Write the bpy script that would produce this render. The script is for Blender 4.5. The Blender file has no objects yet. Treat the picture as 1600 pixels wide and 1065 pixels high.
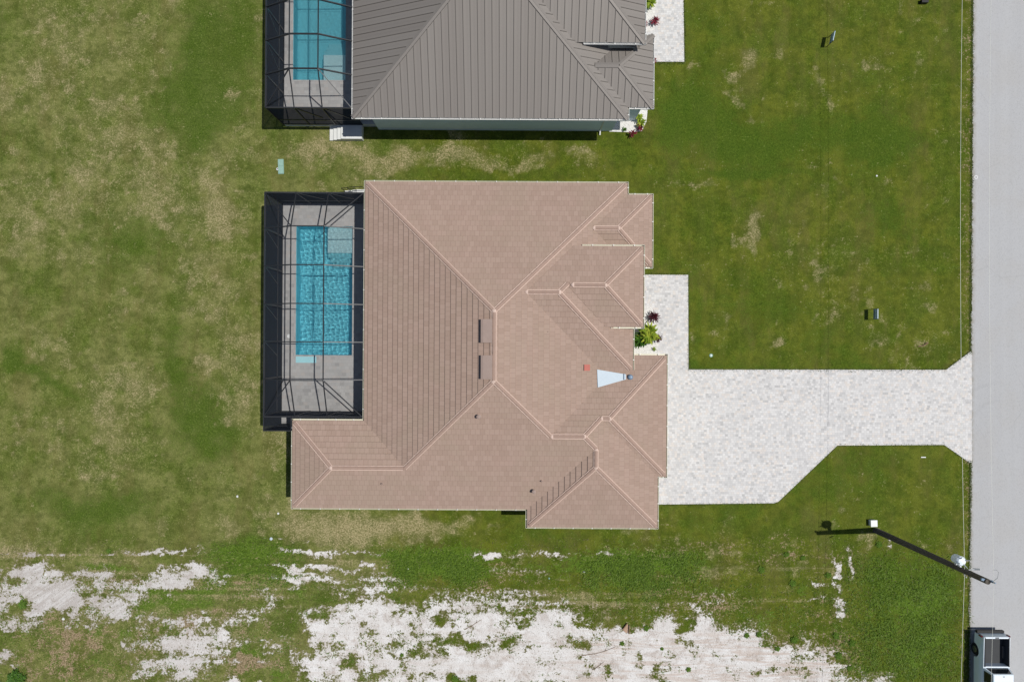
import bpy, math, random
import numpy as np
from mathutils import Vector, Matrix
random.seed(7); RS = np.random.RandomState(11)
S = bpy.context.scene
C = S.collection
R = math.radians
# ------------------------------------------------------------------ camera, sky, sun, exposure
CAM_H = 46.4; F = 1066.7; ROT = R(0.35)
cam = bpy.data.objects.new('camera', bpy.data.cameras.new('camera')); C.objects.link(cam)
cam.location = (0, 0, CAM_H); cam.rotation_euler = (0, 0, ROT)
cam.data.sensor_width = 36; cam.data.lens = 24.0; cam.data.clip_start = 0.5; cam.data.clip_end = 3000
S.camera = cam
SX, SY = -0.413, -0.036          # ground shift of a shadow per metre of height
w = bpy.data.worlds.new('World'); S.world = w; w.use_nodes = True
nt = w.node_tree; bg = nt.nodes['Background']
sky = nt.nodes.new('ShaderNodeTexSky'); sky.sky_type = 'NISHITA'; sky.sun_disc = False
d = Vector((-SX, -SY, 1)).normalized()
sky.sun_elevation = math.asin(d.z); sky.sun_rotation = math.atan2(d.x, d.y)
sky.air_density = 1.0; sky.dust_density = 1.0
nt.links.new(sky.outputs[0], bg.inputs[0]); bg.inputs[1].default_value = 0.06
sl = bpy.data.lights.new('sun', 'SUN'); sl.energy = 3.75; sl.angle = R(0.53); sl.color = (1.0, 0.965, 0.91)
sl.cycles.is_caustics_light = True
so = bpy.data.objects.new('sun', sl); C.objects.link(so)
so.rotation_euler = (-d).to_track_quat('-Z', 'Y').to_euler()
so.location = (20, 5, 60)
S.view_settings.view_transform = 'Standard'; S.view_settings.look = 'None'
S.view_settings.exposure = 0.0; S.view_settings.gamma = 1.0; S.view_settings.use_curve_mapping = False
S.render.engine = 'CYCLES'
S.cycles.max_bounces = 8; S.cycles.transparent_max_bounces = 24

def P(px, py, z=0.0):            # point of the survey grid read off the photograph, at its real height
    k = (CAM_H - z) / F
    u, v = (px - 800) * k, -(py - 532.5) * k
    c, s = math.cos(ROT), math.sin(ROT)
    return (u * c - v * s, u * s + v * c, z)
# ------------------------------------------------------------------ helpers
def tag(o, label=None, cat=None, group=None, kind=None):
    if label: o['label'] = label
    if cat: o['category'] = cat
    if group: o['group'] = group
    if kind: o['kind'] = kind
    return o
def empty(name, loc=(0, 0, 0), rz=0, label=None, cat=None, group=None):
    o = bpy.data.objects.new(name, None); C.objects.link(o); o.location = loc; o.rotation_euler = (0, 0, rz)
    o.empty_display_size = 0.3
    return tag(o, label, cat, group)
def copy_tree(o, parent=None):
    c = o.copy(); C.objects.link(c)
    if parent: c.parent = parent
    for ch in list(o.children): copy_tree(ch, c)
    return c
class MB:
    def __init__(s): s.v = []; s.f = []; s.m = []; s.uv = []
    def face(s, pts, mi=0, uv=None):
        n = len(s.v); s.v.extend([tuple(p) for p in pts]); s.f.append(tuple(range(n, n + len(pts)))); s.m.append(mi)
        s.uv.extend(uv if uv else [(0, 0)] * len(pts))
    def box(s, x0, x1, y0, y1, z0, z1, mi=0):
        a = [(x0, y0), (x1, y0), (x1, y1), (x0, y1)]
        s.prism(a, z0, z1, mi)
    def prism(s, a, z0, z1, mi=0):
        ar = sum(a[i][0] * a[(i + 1) % len(a)][1] - a[(i + 1) % len(a)][0] * a[i][1] for i in range(len(a)))
        if ar < 0: a = a[::-1]
        s.face([(x, y, z1) for x, y in a], mi); s.face([(x, y, z0) for x, y in a[::-1]], mi)
        for i in range(len(a)):
            p, q = a[i], a[(i + 1) % len(a)]
            s.face([(p[0], p[1], z0), (q[0], q[1], z0), (q[0], q[1], z1), (p[0], p[1], z1)], mi)
    def bar(s, p, q, wd, h, mi=0):          # box bar along p-q, wd wide (horizontal), h tall
        p, q = Vector(p), Vector(q); d = (q - p)
        if d.length < 1e-6: return
        d.normalize()
        sd = d.cross(Vector((0, 0, 1)))
        if sd.length < 1e-3: sd = Vector((1, 0, 0))
        sd.normalize(); up = sd.cross(d).normalized()
        A = [p + sd * (wd / 2 * a) + up * (h / 2 * b) for a, b in ((-1, -1), (1, -1), (1, 1), (-1, 1))]
        B = [q + sd * (wd / 2 * a) + up * (h / 2 * b) for a, b in ((-1, -1), (1, -1), (1, 1), (-1, 1))]
        for i in range(4):
            j = (i + 1) % 4; s.face([A[i], A[j], B[j], B[i]], mi)
        s.face(A[::-1], mi); s.face(B, mi)
    def tube(s, pts, r0, r1=None, n=10, mi=0, cap=True):
        pts = [Vector(p) for p in pts]; r1 = r0 if r1 is None else r1; rings = []
        base = len(s.v)
        for i, p in enumerate(pts):
            d = (pts[min(i + 1, len(pts) - 1)] - pts[max(i - 1, 0)]).normalized()
            a = d.cross(Vector((0, 0, 1)))
            if a.length < 1e-3: a = Vector((1, 0, 0))
            a.normalize(); b = a.cross(d)
            r = r0 + (r1 - r0) * i / max(1, len(pts) - 1)
            s.v.extend([tuple(p + (a * math.cos(t) + b * math.sin(t)) * r) for t in [2 * math.pi * k / n for k in range(n)]])
        for i in range(len(pts) - 1):
            for k in range(n):
                a0 = base + i * n + k; a1 = base + i * n + (k + 1) % n
                s.f.append((a0, a1, a1 + n, a0 + n)); s.m.append(mi); s.uv.extend([(0, 0)] * 4)
        if cap:
            s.f.append(tuple(base + k for k in range(n))); s.m.append(mi); s.uv.extend([(0, 0)] * n)
            e = base + (len(pts) - 1) * n
            s.f.append(tuple(e + k for k in range(n - 1, -1, -1))); s.m.append(mi); s.uv.extend([(0, 0)] * n)
    def lathe(s, cx, cy, prof, n=20, mi=0):
        base = len(s.v)
        for r, z in prof:
            s.v.extend([(cx + r * math.cos(2 * math.pi * k / n), cy + r * math.sin(2 * math.pi * k / n), z) for k in range(n)])
        for i in range(len(prof) - 1):
            for k in range(n):
                a = base + i * n + k; b = base + i * n + (k + 1) % n
                s.f.append((a, b, b + n, a + n)); s.m.append(mi); s.uv.extend([(0, 0)] * 4)
        e = base + (len(prof) - 1) * n
        s.f.append(tuple(e + k for k in range(n))); s.m.append(mi); s.uv.extend([(0, 0)] * n)
    def build(s, name, mats, parent=None, smooth=False, off=None, bevel=0):
        me = bpy.data.meshes.new(name)
        v = s.v if off is None else [(a - off[0], b - off[1], c - off[2]) for a, b, c in s.v]
        me.from_pydata(v, [], s.f)
        if not isinstance(mats, (list, tuple)): mats = [mats]
        for m in mats: me.materials.append(m)
        me.polygons.foreach_set('material_index', s.m)
        uvl = me.uv_layers.new(name='UVMap'); uvl.data.foreach_set('uv', [c for p in s.uv for c in p])
        if smooth: me.polygons.foreach_set('use_smooth', [True] * len(me.polygons))
        me.update()
        o = bpy.data.objects.new(name, me); C.objects.link(o)
        if parent: o.parent = parent
        if bevel:
            b = o.modifiers.new('bevel', 'BEVEL'); b.width = bevel; b.segments = 2; b.limit_method = 'ANGLE'
        return o
# ------------------------------------------------------------------ materials
def srgb(r, g, b):
    f = lambda c: (c / 255 / 12.92) if c / 255 <= 0.04045 else ((c / 255 + 0.055) / 1.055) ** 2.4
    return (f(r), f(g), f(b), 1)
class NT:
    def __init__(s, name):
        s.mat = bpy.data.materials.new(name); s.mat.use_nodes = True
        s.nt = s.mat.node_tree; s.b = s.nt.nodes['Principled BSDF']; s.out = s.nt.nodes['Material Output']
    def n(s, t, **k):
        o = s.nt.nodes.new(t)
        for a, b in k.items(): setattr(o, a, b)
        return o
    def put(s, inp, v):
        if hasattr(v, 'is_output') or isinstance(v, bpy.types.NodeSocket): s.nt.links.new(v, inp)
        else: inp.default_value = v
    def m(s, op, a, b=0.0, c=0.0, clamp=False):
        o = s.n('ShaderNodeMath', operation=op); o.use_clamp = clamp
        s.put(o.inputs[0], a); s.put(o.inputs[1], b)
        if op in ('MULTIPLY_ADD', 'SMOOTH_MIN', 'COMPARE'): s.put(o.inputs[2], c)
        return o.outputs[0]
    def mix(s, f, a, b, mode='MIX'):
        o = s.n('ShaderNodeMix', data_type='RGBA', blend_type=mode); o.clamp_result = False
        s.put(o.inputs[0], f); s.put(o.inputs[6], a); s.put(o.inputs[7], b); return o.outputs[2]
    def noise(s, sc, det=3, rough=0.55, vec=None, dist=0.0, col=False):
        o = s.n('ShaderNodeTexNoise'); o.inputs['Scale'].default_value = sc; o.inputs['Detail'].default_value = det
        o.inputs['Roughness'].default_value = rough; o.inputs['Distortion'].default_value = dist
        s.put(o.inputs['Vector'], vec if vec else s.pos()); return o.outputs[1 if col else 0]
    def pos(s):
        if not hasattr(s, '_p'):
            s._p = s.n('ShaderNodeTexCoord').outputs['Object']
        return s._p
    def uvn(s):
        if not hasattr(s, '_u'): s._u = s.n('ShaderNodeTexCoord').outputs['UV']
        return s._u
    def sep(s, v):
        o = s.n('ShaderNodeSeparateXYZ'); s.put(o.inputs[0], v); return o.outputs
    def comb(s, x, y, z=0.0):
        o = s.n('ShaderNodeCombineXYZ'); s.put(o.inputs[0], x); s.put(o.inputs[1], y); s.put(o.inputs[2], z); return o.outputs[0]
    def step(s, v, lo, hi):
        o = s.n('ShaderNodeMapRange', interpolation_type='SMOOTHSTEP'); s.put(o.inputs[0], v)
        o.inputs[1].default_value = lo; o.inputs[2].default_value = hi; return o.outputs[0]
    def scale(s, v, sc):
        o = s.n('ShaderNodeMapping'); s.put(o.inputs[0], v); o.inputs['Scale'].default_value = sc; return o.outputs[0]
    def white(s, v):
        o = s.n('ShaderNodeTexWhiteNoise', noise_dimensions='3D'); s.put(o.inputs[0], v); return o.outputs
    def bump(s, h, strength=0.3, dist=0.05):
        o = s.n('ShaderNodeBump'); o.inputs['Strength'].default_value = strength; o.inputs['Distance'].default_value = dist
        s.put(o.inputs['Height'], h); s.nt.links.new(o.outputs[0], s.b.inputs['Normal'])
    def fin(s, col, rough=0.8, metal=0.0, spec=0.3):
        s.put(s.b.inputs['Base Color'], col); s.put(s.b.inputs['Roughness'], rough)
        s.put(s.b.inputs['Metallic'], metal); s.put(s.b.inputs['Specular IOR Level'], spec); return s.mat
def simple(name, c, rough=0.6, metal=0.0, var=0.12, sc=3.0, spec=0.3):
    t = NT(name); n = t.noise(sc, 4, 0.6)
    c = tuple(c)
    a = tuple(min(1, x * (1 - var)) for x in c[:3]) + (1,); b = tuple(min(1, x * (1 + var)) for x in c[:3]) + (1,)
    t.bump(t.noise(sc * 6, 2), 0.08, 0.01)
    return t.fin(t.mix(n, a, b), rough, metal, spec)
G = lambda v: (v, v, v * 1.0, 1)
M = {}
M['gutter_cream'] = simple('gutter_cream', (0.62, 0.60, 0.48), 0.35, var=0.06)
M['gutter_white'] = simple('gutter_white', (0.74, 0.74, 0.72), 0.35, var=0.05)
M['fascia'] = simple('fascia', (0.55, 0.52, 0.42), 0.5)
M['stucco_cream'] = simple('stucco_cream', (0.60, 0.56, 0.48), 0.9, sc=2)
M['stucco_blue'] = simple('stucco_blue', (0.74, 0.85, 0.92), 0.9, sc=1.2)
M['concrete_white'] = simple('concrete_white', (0.66, 0.67, 0.65), 0.85, var=0.15, sc=2)
M['bronze'] = simple('bronze_aluminium', (0.028, 0.030, 0.034), 0.4, 0.2, spec=0.5)
M['black'] = simple('black_plastic', (0.012, 0.012, 0.013), 0.5)
M['rubber'] = simple('rubber', (0.02, 0.02, 0.02), 0.85)
M['chrome'] = simple('chrome', (0.6, 0.6, 0.6), 0.2, 0.9)
M['white_paint'] = simple('white_car_paint', (0.80, 0.88, 0.95), 0.25, 0.0, var=0.02, sc=0.5, spec=0.5)
M['bedliner'] = simple('bedliner', (0.055, 0.058, 0.062), 0.8)
M['glass_dark'] = simple('dark_glass', (0.012, 0.016, 0.018), 0.06, 0.0, spec=0.6)
M['red_lens'] = simple('red_lens', (0.12, 0.008, 0.012), 0.2)
M['lens'] = simple('lamp_lens', (0.6, 0.6, 0.6), 0.15)
M['pole_wood'] = simple('creosote_wood', (0.095, 0.085, 0.07), 0.9, var=0.35, sc=2)
M['galv'] = simple('galvanised', (0.55, 0.57, 0.58), 0.5, 0.2)
M['cable'] = simple('aluminium_cable', (0.85, 0.86, 0.78), 0.5, 0.1)
M['ceramic'] = simple('ceramic', (0.35, 0.36, 0.36), 0.3)
M['teal_plastic'] = simple('pale_green_plastic', (0.25, 0.40, 0.34), 0.6, var=0.2, sc=8)
M['white_plastic'] = simple('white_plastic', (0.75, 0.76, 0.76), 0.5)
M['sign_panel'] = simple('sign_panel', (0.45, 0.58, 0.70), 0.4, var=0.15, sc=6)
M['sign_dark'] = simple('sign_panel_dark', (0.16, 0.24, 0.34), 0.4, var=0.15, sc=6)
M['membrane'] = simple('white_membrane', (0.50, 0.58, 0.64), 0.6, var=0.06)
M['mortar'] = simple('pink_mortar', (0.60, 0.46, 0.39), 0.9, var=0.12, sc=3)
M['cap_tile'] = simple('cap_tile', (0.35, 0.245, 0.198), 0.85, var=0.14, sc=2.2)
M['vent_metal'] = simple('brown_vent_metal', (0.33, 0.25, 0.215), 0.6)
M['red_tile'] = simple('red_tile', (0.45, 0.15, 0.12), 0.8)
M['wood_scrap'] = simple('weathered_board', (0.40, 0.27, 0.19), 0.9, var=0.3)
M['door_white'] = simple('door_white', (0.7, 0.7, 0.68), 0.5)
M['twig'] = simple('dry_twig', (0.20, 0.13, 0.08), 0.9)

def tile_mat():
    t = NT('flat_concrete_tile'); u, v, _ = t.sep(t.uvn())
    row = t.m('FLOOR', v); par = t.m('MULTIPLY', t.m('MODULO', row, 2.0), 0.5)
    uu = t.m('ADD', t.m('DIVIDE', u, 0.285), par); cu = t.m('FLOOR', uu)
    cell = t.comb(cu, row, 0.37); wv, wc = t.white(cell)
    fu = t.m('FRACT', uu); fv = t.m('FRACT', v)
    ju = t.m('ABSOLUTE', t.m('SUBTRACT', fu, 0.5)); joint = t.step(ju, 0.462, 0.485)
    # lip of each course: dark joint line, deepened to paint in the step's shadow
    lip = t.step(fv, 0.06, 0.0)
    c = t.mix(t.step(wv, 0.0, 1.0), (0.345, 0.250, 0.200, 1), (0.385, 0.283, 0.230, 1))
    c = t.mix(t.m('MULTIPLY', t.step(t.noise(0.35, 4, 0.6), 0.44, 0.66), 0.55), c, (0.345, 0.266, 0.205, 1))
    c = t.mix(t.m('MULTIPLY', t.step(t.noise(0.9, 4, 0.6), 0.5, 0.7), 0.35), c, (0.395, 0.278, 0.23, 1))
    c = t.mix(t.m('MULTIPLY', t.noise(14, 4, 0.7), 0.22), c, (0.25, 0.17, 0.14, 1))
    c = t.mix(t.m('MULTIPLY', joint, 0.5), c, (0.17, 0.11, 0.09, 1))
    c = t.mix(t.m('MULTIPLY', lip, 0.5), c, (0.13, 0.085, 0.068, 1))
    t.bump(t.m('SUBTRACT', t.m('MULTIPLY', t.noise(20, 3), 0.3), joint), 0.3, 0.015)
    return t.fin(c, 0.85, 0, 0.2)
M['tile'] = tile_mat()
def metal_mat():
    t = NT('standing_seam_metal'); u, v, _ = t.sep(t.uvn())
    cu = t.m('FLOOR', t.m('DIVIDE', u, 0.43)); wv, _ = t.white(t.comb(cu, 3.1, 0.2))
    f = t.m('FRACT', t.m('DIVIDE', u, 0.43))
    strip = t.step(t.m('ABSOLUTE', t.m('SUBTRACT', f, 0.5)), 0.0, 0.35)
    c = t.mix(t.m('MULTIPLY', wv, 0.8), (0.215, 0.196, 0.178, 1), (0.245, 0.226, 0.206, 1))
    c = t.mix(t.m('MULTIPLY', strip, 0.18), c, (0.30, 0.28, 0.26, 1))
    c = t.mix(t.m('MULTIPLY', t.noise(0.5, 5, 0.65), 0.35), c, (0.20, 0.175, 0.155, 1))
    t.bump(strip, 0.12, 0.01)
    return t.fin(c, 0.5, 0.15, 0.35)
M['metal_roof'] = metal_mat()
M['seam'] = simple('seam_metal', (0.14, 0.127, 0.115), 0.5, 0.1)
def paver_mat(name, lo, hi, tint, sz=0.2, jointc=(0.30, 0.28, 0.27, 1), jw=0.06, blot=0.3):
    t = NT(name); b = t.pos(); x, y, z = t.sep(b)
    ru = t.m('FLOOR', t.m('DIVIDE', y, sz)); off, _ = t.white(t.comb(ru, 1.7, 0.0))
    ux = t.m('ADD', t.m('DIVIDE', x, sz * 1.25), off); cx = t.m('FLOOR', ux)
    wv, wc = t.white(t.comb(cx, ru, 0.3))
    w2, _ = t.white(t.comb(cx, ru, 7.7))
    # every few stones are halved, as in a mixed-size pattern
    fx = t.m('FRACT', ux); fy = t.m('FRACT', t.m('DIVIDE', y, sz))
    j = t.m('MAXIMUM', t.m('ABSOLUTE', t.m('SUBTRACT', fx, 0.5)), t.m('ABSOLUTE', t.m('SUBTRACT', fy, 0.5)))
    joint = t.step(j, 0.5 - jw, 0.5)
    c = t.mix(wv, lo, hi)
    c = t.mix(t.m('MULTIPLY', t.step(w2, 0.72, 0.95), 0.6), c, tint)
    c = t.mix(t.m('MULTIPLY', t.step(w2, 0.2, 0.02), 0.6), c, tuple(a * 0.72 for a in lo[:3]) + (1,))
    c = t.mix(t.m('MULTIPLY', t.step(t.noise(0.5, 5, 0.6), 0.4, 0.7), blot), c, tuple(a * 0.78 for a in lo[:3]) + (1,))
    c = t.mix(t.m('MULTIPLY', t.noise(25, 3, 0.7), 0.25), c, tuple(a * 0.75 for a in lo[:3]) + (1,))
    c = t.mix(t.m('MULTIPLY', joint, 0.5), c, jointc)
    t.bump(t.m('SUBTRACT', t.m('MULTIPLY', t.noise(30, 3), 0.4), joint), 0.35, 0.01)
    return t.fin(c, 0.85, 0, 0.2)
M['drive_paver'] = paver_mat('driveway_pavers', (0.55, 0.545, 0.54, 1), (0.71, 0.70, 0.685, 1), (0.70, 0.63, 0.56, 1), 0.145, jw=.05, blot=.16)
M['deck_paver'] = paver_mat('deck_pavers', (0.40, 0.395, 0.39, 1), (0.47, 0.465, 0.455, 1), (0.47, 0.43, 0.40, 1), 0.22, jw=0.03, blot=0.35)
def road_mat():
    t = NT('weathered_asphalt'); p = t.pos(); x, y, z = t.sep(p)
    lane = t.noise(1.0, 4, 0.6, t.scale(p, (1.2, 0.02, 1)))
    c = t.mix(lane, (0.38, 0.385, 0.395, 1), (0.46, 0.465, 0.47, 1))
    c = t.mix(t.m('MULTIPLY', t.step(t.noise(0.35, 5, 0.65), 0.42, 0.68), 0.4), c, (0.40, 0.39, 0.375, 1))
    vo = t.n('ShaderNodeTexVoronoi'); vo.inputs['Scale'].default_value = 22; t.nt.links.new(p, vo.inputs['Vector'])
    c = t.mix(t.m('MULTIPLY', t.step(vo.outputs['Color'], 0.5, 1.0), 0.3), c, (0.22, 0.22, 0.22, 1))
    c = t.mix(t.m('MULTIPLY', t.step(t.noise(55, 3, 0.8), 0.55, 0.75), 0.35), c, (0.60, 0.59, 0.57, 1))
    # tyre scuffs where cars turn in
    dx_ = t.m('SUBTRACT', x, 33.0); dy_ = t.m('ADD', y, 5.6)
    rr = t.m('SQRT', t.m('ADD', t.m('MULTIPLY', dx_, dx_), t.m('MULTIPLY', dy_, dy_)))
    for r0 in (1.7, 2.9):
        arc = t.step(t.m('ABSOLUTE', t.m('SUBTRACT', rr, r0)), 0.16, 0.04)
        c = t.mix(t.m('MULTIPLY', t.m('MULTIPLY', arc, t.step(dy_, -.3, .9)), t.m('MULTIPLY', t.step(dx_, .5, -.6), .08)), c, (0.17, 0.17, 0.17, 1))
    ck = t.n('ShaderNodeTexVoronoi', feature='DISTANCE_TO_EDGE'); ck.inputs['Scale'].default_value = 0.22
    t.put(ck.inputs['Vector'], t.mix(.12, p, t.noise(1.5, 4, .6, None, 0, True)))
    c = t.mix(t.m('MULTIPLY', t.m('MULTIPLY', t.step(ck.outputs['Distance'], 0.005, 0.001), t.step(t.noise(.3, 2), .52, .6)), .16), c, (0.14, 0.14, 0.14, 1))
    e = t.step(x, 31.55, 31.22)
    c = t.mix(t.m('MULTIPLY', e, t.step(t.noise(2.2, 5, 0.7), 0.3, 0.7)), c, (0.27, 0.25, 0.21, 1))
    t.bump(t.noise(45, 4, 0.7), 0.4, 0.01)
    return t.fin(c, 0.9, 0, 0.2)
M['asphalt'] = road_mat()
def screen_mat(name, T0, c):
    t = NT(name); lw = t.n('ShaderNodeLayerWeight'); lw.inputs[0].default_value = 0.5
    cs = t.m('MAXIMUM', t.m('SUBTRACT', 1.0, lw.outputs['Facing']), 0.06)
    tr = t.m('POWER', T0, t.m('DIVIDE', 1.0, cs))
    tb = t.n('ShaderNodeBsdfTransparent'); df = t.n('ShaderNodeBsdfDiffuse'); df.inputs[0].default_value = c
    mx = t.n('ShaderNodeMixShader'); t.put(mx.inputs[0], tr)
    t.nt.links.new(df.outputs[0], mx.inputs[1]); t.nt.links.new(tb.outputs[0], mx.inputs[2])
    t.nt.links.new(mx.outputs[0], t.out.inputs[0]); return t.mat
M['screen_roof'] = screen_mat('insect_screen', 0.84, (0.03, 0.035, 0.045, 1))
M['screen_wall'] = screen_mat('fine_insect_screen', 0.42, (0.035, 0.042, 0.055, 1))
def water_mat():
    t = NT('pool_water')
    t.b.inputs['Base Color'].default_value = (0.62, 0.93, 0.96, 1)
    fr = t.n('ShaderNodeFresnel'); fr.inputs[0].default_value = 1.33
    rf = t.n('ShaderNodeBsdfRefraction'); rf.inputs['Color'].default_value = (0.78, 0.96, 0.98, 1); rf.inputs['IOR'].default_value = 1.33; rf.inputs['Roughness'].default_value = 0
    gl = t.n('ShaderNodeBsdfGlossy'); gl.inputs['Roughness'].default_value = 0.03
    mx = t.n('ShaderNodeMixShader'); t.nt.links.new(fr.outputs[0], mx.inputs[0]); t.nt.links.new(rf.outputs[0], mx.inputs[1]); t.nt.links.new(gl.outputs[0], mx.inputs[2])
    tb = t.n('ShaderNodeBsdfTransparent'); tb.inputs[0].default_value = (0.72, 0.95, 0.98, 1)
    m2 = t.n('ShaderNodeMixShader'); m2.inputs[0].default_value = 0.25
    t.nt.links.new(mx.outputs[0], m2.inputs[1]); t.nt.links.new(tb.outputs[0], m2.inputs[2])
    t.nt.links.new(m2.outputs[0], t.out.inputs[0]); return t.mat
M['water'] = water_mat()
M['plaster_blue'] = simple('pool_plaster', (0.33, 0.78, 0.90), 0.8, var=0.15, sc=1.5)
M['plaster_teal'] = simple('pool_plaster_teal', (0.30, 0.68, 0.76), 0.8, var=0.10, sc=0.7)
M['plaster_pale'] = simple('pool_plaster_pale', (0.86, 0.86, 0.86), 0.8, var=0.1)
M['plaster_step'] = simple('pool_plaster_step', (0.36, 0.66, 0.72), 0.8, var=0.1)
def rock_mat():
    t = NT('white_marble_chips'); vo = t.n('ShaderNodeTexVoronoi'); vo.inputs['Scale'].default_value = 18
    t.nt.links.new(t.pos(), vo.inputs['Vector'])
    c = t.mix(vo.outputs['Distance'], (0.85, 0.84, 0.81, 1), (0.50, 0.48, 0.45, 1))
    t.bump(vo.outputs['Distance'], 0.6, 0.03); return t.fin(c, 0.8)
M['rock'] = rock_mat()
def leaf_mat(name, a, b):
    t = NT(name); v, _ = t.white(t.comb(t.m('FLOOR', t.sep(t.uvn())[0]), 0.5, 0.5))
    c = t.mix(v, a, b); t.fin(c, 0.55, 0, 0.3)
    df = t.n('ShaderNodeBsdfTranslucent'); t.put(df.inputs[0], c)
    mx = t.n('ShaderNodeMixShader'); mx.inputs[0].default_value = 0.25
    t.nt.links.new(t.b.outputs[0], mx.inputs[1]); t.nt.links.new(df.outputs[0], mx.inputs[2]); t.nt.links.new(mx.outputs[0], t.out.inputs[0])
    return t.mat
M['leaf_red'] = leaf_mat('cordyline_leaf', (0.035, 0.008, 0.014, 1), (0.12, 0.022, 0.035, 1))
M['leaf_bright_red'] = leaf_mat('red_leaf', (0.12, 0.012, 0.025, 1), (0.28, 0.035, 0.06, 1))
M['leaf_lime'] = leaf_mat('lime_leaf', (0.13, 0.23, 0.015, 1), (0.42, 0.48, 0.06, 1))
M['leaf_green'] = leaf_mat('green_leaf', (0.03, 0.09, 0.01, 1), (0.10, 0.22, 0.02, 1))
M['weed_green'] = leaf_mat('weed_leaf', (0.07, 0.15, 0.012, 1), (0.17, 0.28, 0.035, 1))
M['grass_blade'] = leaf_mat('grass_blade', (0.075, 0.15, 0.010, 1), (0.20, 0.31, 0.035, 1))
M['edge_blade'] = leaf_mat('edge_blade', (0.045, 0.075, 0.008, 1), (0.12, 0.15, 0.03, 1))
M['dry_blade'] = leaf_mat('dry_blade', (0.12, 0.125, 0.04, 1), (0.30, 0.26, 0.13, 1))
M['stem'] = simple('stem', (0.12, 0.09, 0.05), 0.9)

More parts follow.
